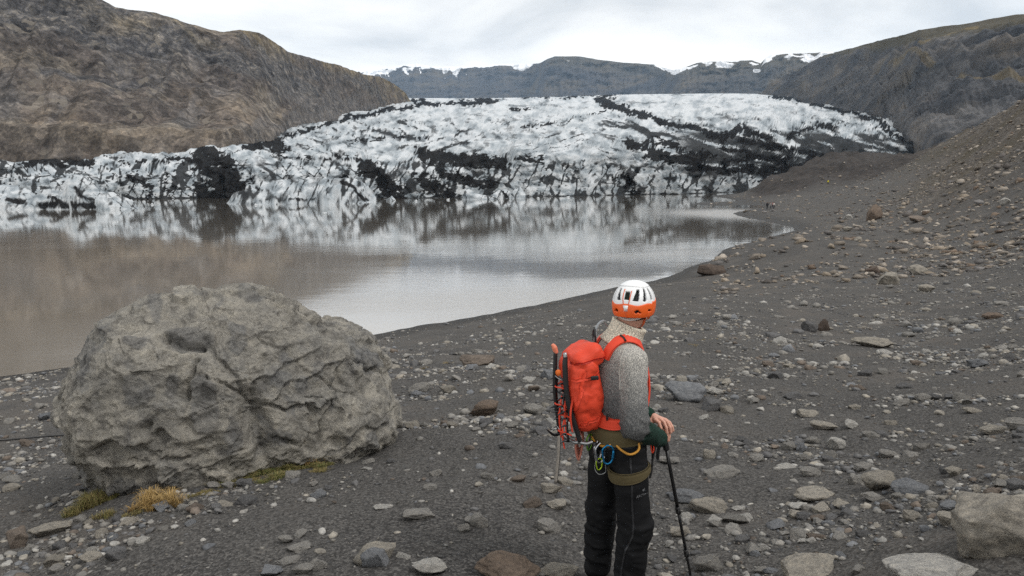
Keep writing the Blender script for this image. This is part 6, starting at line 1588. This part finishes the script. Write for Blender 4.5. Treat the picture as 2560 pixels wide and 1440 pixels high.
# ------------------------------------------------------------------ far walkers
def walker(px, py, D, label, colr, trs, hgt=1.74, turn=0.0, stride=0.12):
    p = at(px, py, D); z = float(bank_z(p[0], p[1], False)[0])
    e_ = obj('person', None, None, (p[0], p[1], z), label, 'person', 'walkers on the far beach'); e_.rotation_euler = (0, 0, turn)
    s = hgt / 1.75
    def legs(q):
        d = cone(q, (0, 0.09, 0.9), (stride, 0.10, 0.5), 0.09, 0.07); d = smin(d, cone(q, (stride, 0.10, 0.5), (stride * 0.6, 0.10, 0.05), 0.07, 0.05), 0.03)
        d2 = cone(q, (0, -0.09, 0.9), (-stride * 0.3, -0.10, 0.5), 0.09, 0.07); d2 = smin(d2, cone(q, (-stride * 0.3, -0.10, 0.5), (-stride * 1.3, -0.10, 0.07), 0.07, 0.05), 0.03)
        return smin(d, d2, 0.03)
    def coat(q):
        d = ell(q, (0, 0, 1.22), (0.15, 0.22, 0.34))
        for t_ in (-1, 1):
            d = smin(d, cone(q, (0, t_ * 0.19, 1.42), (-0.04 * t_, t_ * 0.27, 1.12), 0.07, 0.055), 0.04); d = smin(d, cone(q, (-0.04 * t_, t_ * 0.27, 1.12), (0.10, t_ * 0.25, 0.88), 0.055, 0.045), 0.02)
        return d
    def head(q): return smin(ell(q, (0.02, 0, 1.64), (0.10, 0.085, 0.12)), cone(q, (0, 0, 1.45), (0.01, 0, 1.6), 0.06, 0.05), 0.03)
    for nm, f_, m_ in (('body', head, M_SKIN), ('jacket', coat, colr), ('trousers', legs, trs)):
        v_, q_ = surfnet(f_, (-0.45, -0.45, -0.05), (0.45, 0.45, 1.85), 0.04)
        obj(nm, mesh(nm, v_ * s, q_, m_), e_)
    v_, q_ = surfnet(lambda q: np.maximum(ell(q, (0.01, 0, 1.68), (0.112, 0.10, 0.115)), q[:, 0] * 0.8 - (q[:, 2] - 1.66) - 0.01), (-0.2, -0.2, 1.5), (0.2, 0.2, 1.85), 0.025)
    obj('hat', mesh('hat', v_ * s, q_, trs), e_)
J = lambda n, c: plain(n, c, 0.8)
walker(1918, 517, 182, 'leftmost far walker in dark clothes by the cove', J('jacket_black', (0.02, 0.02, 0.024)), J('trousers_black', (0.014, 0.014, 0.016)), 1.8, 1.2)
walker(1926, 517, 184, 'far walker in pale grey jacket between the dark one and the bright pair', J('jacket_grey', (0.22, 0.20, 0.20)), J('trousers_grey', (0.03, 0.03, 0.034)), 1.7, -0.5)
walker(1932, 516, 186, 'far walker in rosy jacket behind the white-clad one', J('jacket_rose', (0.32, 0.16, 0.15)), J('trousers_blue', (0.03, 0.035, 0.05)), 1.7, 2.2)
walker(1935, 518, 181, 'rightmost far walker in off-white jacket by the cove', J('jacket_white', (0.55, 0.52, 0.49)), J('trousers_dark', (0.02, 0.02, 0.022)), 1.66, 0.4)
walker(2070, 460, 262, 'lone far walker in bright yellow jacket at the foot of the moraine', J('jacket_yellow', (0.65, 0.55, 0.03)), J('trousers_far', (0.02, 0.02, 0.022)), 1.8, 0.7)

# ------------------------------------------------------------------ icebergs and ice blocks at the snout
def berg(label, pts, D, thick, seed, ashp=(), nx=130, ny=70, amp=0.5, cat='iceberg', group='icebergs in the lake'):
    """Crest line from the photograph; the block falls off to the water on both sides."""
    pts = np.array(pts, float); wl = 436 + F_PX * CAMZ / D
    x0, x1 = pts[0, 0], pts[-1, 0]; xs_ = np.linspace(x0, x1, nx); m = D / F_PX
    X = (xs_ - 1280) * m; Yl = np.linspace(-1.15, 1.15, ny) * thick
    XX, YY = np.meshgrid(X, Yl); P = np.stack([XX.ravel(), YY.ravel(), 0 * XX.ravel() + seed], -1)
    wx_ = XX.ravel() + amp * 1.6 * fbm(P * 0.18, 3); wy_ = YY.ravel() + thick * 0.28 * fbm(P * 0.16 + 7, 3)
    top = np.interp(wx_ / m + 1280, pts[:, 0], np.maximum(0, (CAMZ + np.vectorize(lambda y: float(slope_of(y)) * D)(pts[:, 1]))))
    e_ = np.clip(np.minimum(wx_ - X[0], X[-1] - wx_) / (0.12 * (X[-1] - X[0])), 0, 1) ** 0.5
    top = top * sstep(0, 0.05, np.minimum(XX.ravel() - X[0], X[-1] - XX.ravel()) / (X[-1] - X[0]))
    prof = np.clip(1 - np.abs(wy_ / (thick * (0.45 + 0.55 * e_))) ** 1.7, 0, 1) ** 0.7
    f1, f2, cid = worley(np.stack([wx_ * 0.20, wy_ * 0.20, 0 * wx_], -1) + seed)
    rg_ = ridged(np.stack([wx_ * 0.16 + wy_ * 0.08, wy_ * 0.12, 0 * wx_ + seed], -1), 4)
    z = top * prof; dn = amp * ((cid - 0.5) * 1.4 + 1.1 * rg_ + 0.35 * fbm(P * 0.7, 3))
    z = z + dn * sstep(0.0, 0.35, prof) * np.clip(z / (2 * amp), 0, 1) * (0.35 + 0.65 * sstep(0.0, 0.3, np.abs(wy_) / thick)) - 0.5 * (1 - sstep(0, 0.12, prof))
    V = np.stack([XX.ravel(), D + YY.ravel() + 0.3 * thick, z], -1)
    jx_, jy_ = project(V); jx_ = jx_ + 7 * fbm(V * 0.3, 3); jy_ = jy_ + 4 * fbm(V * 0.3 + 7, 3)
    ash_ = np.zeros(len(V))
    for pp, ww, aa in ashp: ash_ = np.maximum(ash_, aa * sstep(1.3, 0.4, polydist(jx_, jy_, pp) / ww))
    pj, qj = project(V); dirt_ = ash_pattern(pj + 13 * seed, np.maximum(qj, 432), 0.75) * 0.9; tone_ = np.clip(0.52 + 0.5 * fbm(st2(pj * 0.03, qj * 0.06, seed), 4, 0.6), 0, 1)
    base = np.array([X[nx // 2], D, 0.0])
    return obj('iceberg', mesh('iceberg', V - base, grid_faces(ny, nx), M_ICE, attrs={'ash': ash_, 'dirt_notch_shade': dirt_, 'tone': tone_}), None, base, label, cat, group)
berg('white iceberg with a sharp tooth-like peak at the left', [(52, 521), (80, 498), (110, 480), (140, 470), (165, 462), (182, 440), (190, 436), (205, 446), (235, 452), (252, 478), (275, 486), (300, 496), (330, 513)], 197, 7, 1.0,
     [([(100, 515), (160, 512), (230, 515)], 10, 0.9), ([(188, 470), (200, 490), (235, 500)], 6, 0.7), ([(120, 490), (150, 505)], 7, 0.8)], amp=0.75)
berg('low rounded iceberg cut off by the left edge', [(-160, 515), (-100, 480), (-40, 470), (0, 466), (30, 472), (60, 480), (90, 500), (120, 519)], 200, 9, 2.5, [([(20, 500), (60, 505), (100, 515)], 8, 0.8)], amp=0.7)
berg('long low white ice block standing out from the cliff', [(580, 502), (600, 486), (625, 470), (660, 458), (700, 452), (740, 450), (790, 446), (830, 450), (862, 448), (890, 452), (905, 470), (922, 503)], 240, 20, 4.0,
     [([(640, 470), (655, 478)], 6, 0.8), ([(855, 455), (885, 470), (915, 500)], 6, 0.9), ([(720, 498), (800, 500)], 4, 0.7)], amp=0.8, cat='ice block')
berg('small bright floe with a low tail in front of the cliff', [(1155, 496), (1162, 476), (1172, 474), (1190, 484), (1215, 489), (1235, 492), (1246, 497)], 272, 3, 6.0, amp=0.3, nx=70, ny=40)
berg('white ice block with slanted stripes right of the bright floe', [(1222, 494), (1245, 478), (1262, 473), (1275, 478), (1282, 493)], 283, 4.5, 7.0, [([(1255, 478), (1268, 494)], 3, 0.9)], amp=0.3, nx=60, ny=40, cat='ice block')
berg('pale pointed ice block against the middle of the cliff', [(1276, 493), (1290, 470), (1300, 467), (1310, 482), (1318, 493)], 284, 4, 8.0, amp=0.3, nx=60, ny=40, cat='ice block')
berg('tiny white floe at the foot of the cliff below the dark ash', [(965, 500), (975, 494), (981, 489), (986, 495), (990, 500)], 258, 1.5, 9.0, amp=0.15, nx=40, ny=24)
for i, (px, py, w_, lab) in enumerate([(812, 532, 14, 'flat ice scrap floating left of centre'), (740, 541, 12, 'thin ice scrap floating below the long ice block'), (925, 524, 8, 'small ice scrap floating near the cliff'), (358, 549, 3, 'tiny lone ice scrap on the brown water'), (1120, 500, 9, 'ice scrap at the cliff foot left of the bright floe'), (1345, 496, 8, 'ice scrap at the cliff foot right of the pointed block'), (1420, 494, 10, 'larger ice scrap at the foot of the right cliff'), (1040, 503, 7, 'ice scrap below the middle black ash mass'), (640, 513, 9, 'ice scrap in front of the long ice block'), (380, 512, 10, 'ice scrap right of the tooth-peaked iceberg')]):
    D = shoreD(py); p = at(px, py, D); v, fc = stone_shape(70 + i, 2, 0.9)
    obj('ice_floe', mesh('ice_floe', v * np.array([w_ * D / F_PX / 2, 0.35 if py > 520 else 0.8, 0.10 if py > 520 else 0.5]), fc, M_ICE, attrs={'tone': np.ones(len(v))}), None, (p[0], p[1], 0.02), lab, 'ice floe', 'ice scraps on the lake')
# ------------------------------------------------------------------ the air
hz = bpy.data.materials.new('haze'); hz.use_nodes = True
for n_ in list(hz.node_tree.nodes): hz.node_tree.nodes.remove(n_)
ho = hz.node_tree.nodes.new('ShaderNodeOutputMaterial'); hv = hz.node_tree.nodes.new('ShaderNodeVolumePrincipled')
hv.inputs['Color'].default_value = (0.52, 0.74, 1.0, 1); hv.inputs['Density'].default_value = 4.0e-5; hv.inputs['Anisotropy'].default_value = 0.2
hz.cycles.homogeneous_volume = True
hz.node_tree.links.new(hv.outputs[0], ho.inputs['Volume'])
hx = np.array([(x, y, z) for z in (-400, 1500) for y in (-300, 9000) for x in (-7000, 7000)], float)
obj('haze', mesh('haze', hx, np.array([(0, 2, 3, 1), (4, 5, 7, 6), (0, 1, 5, 4), (2, 6, 7, 3), (0, 4, 6, 2), (1, 3, 7, 5)]), hz, smooth=False), kind='stuff', label='thin bluish air between the camera and the far mountains')
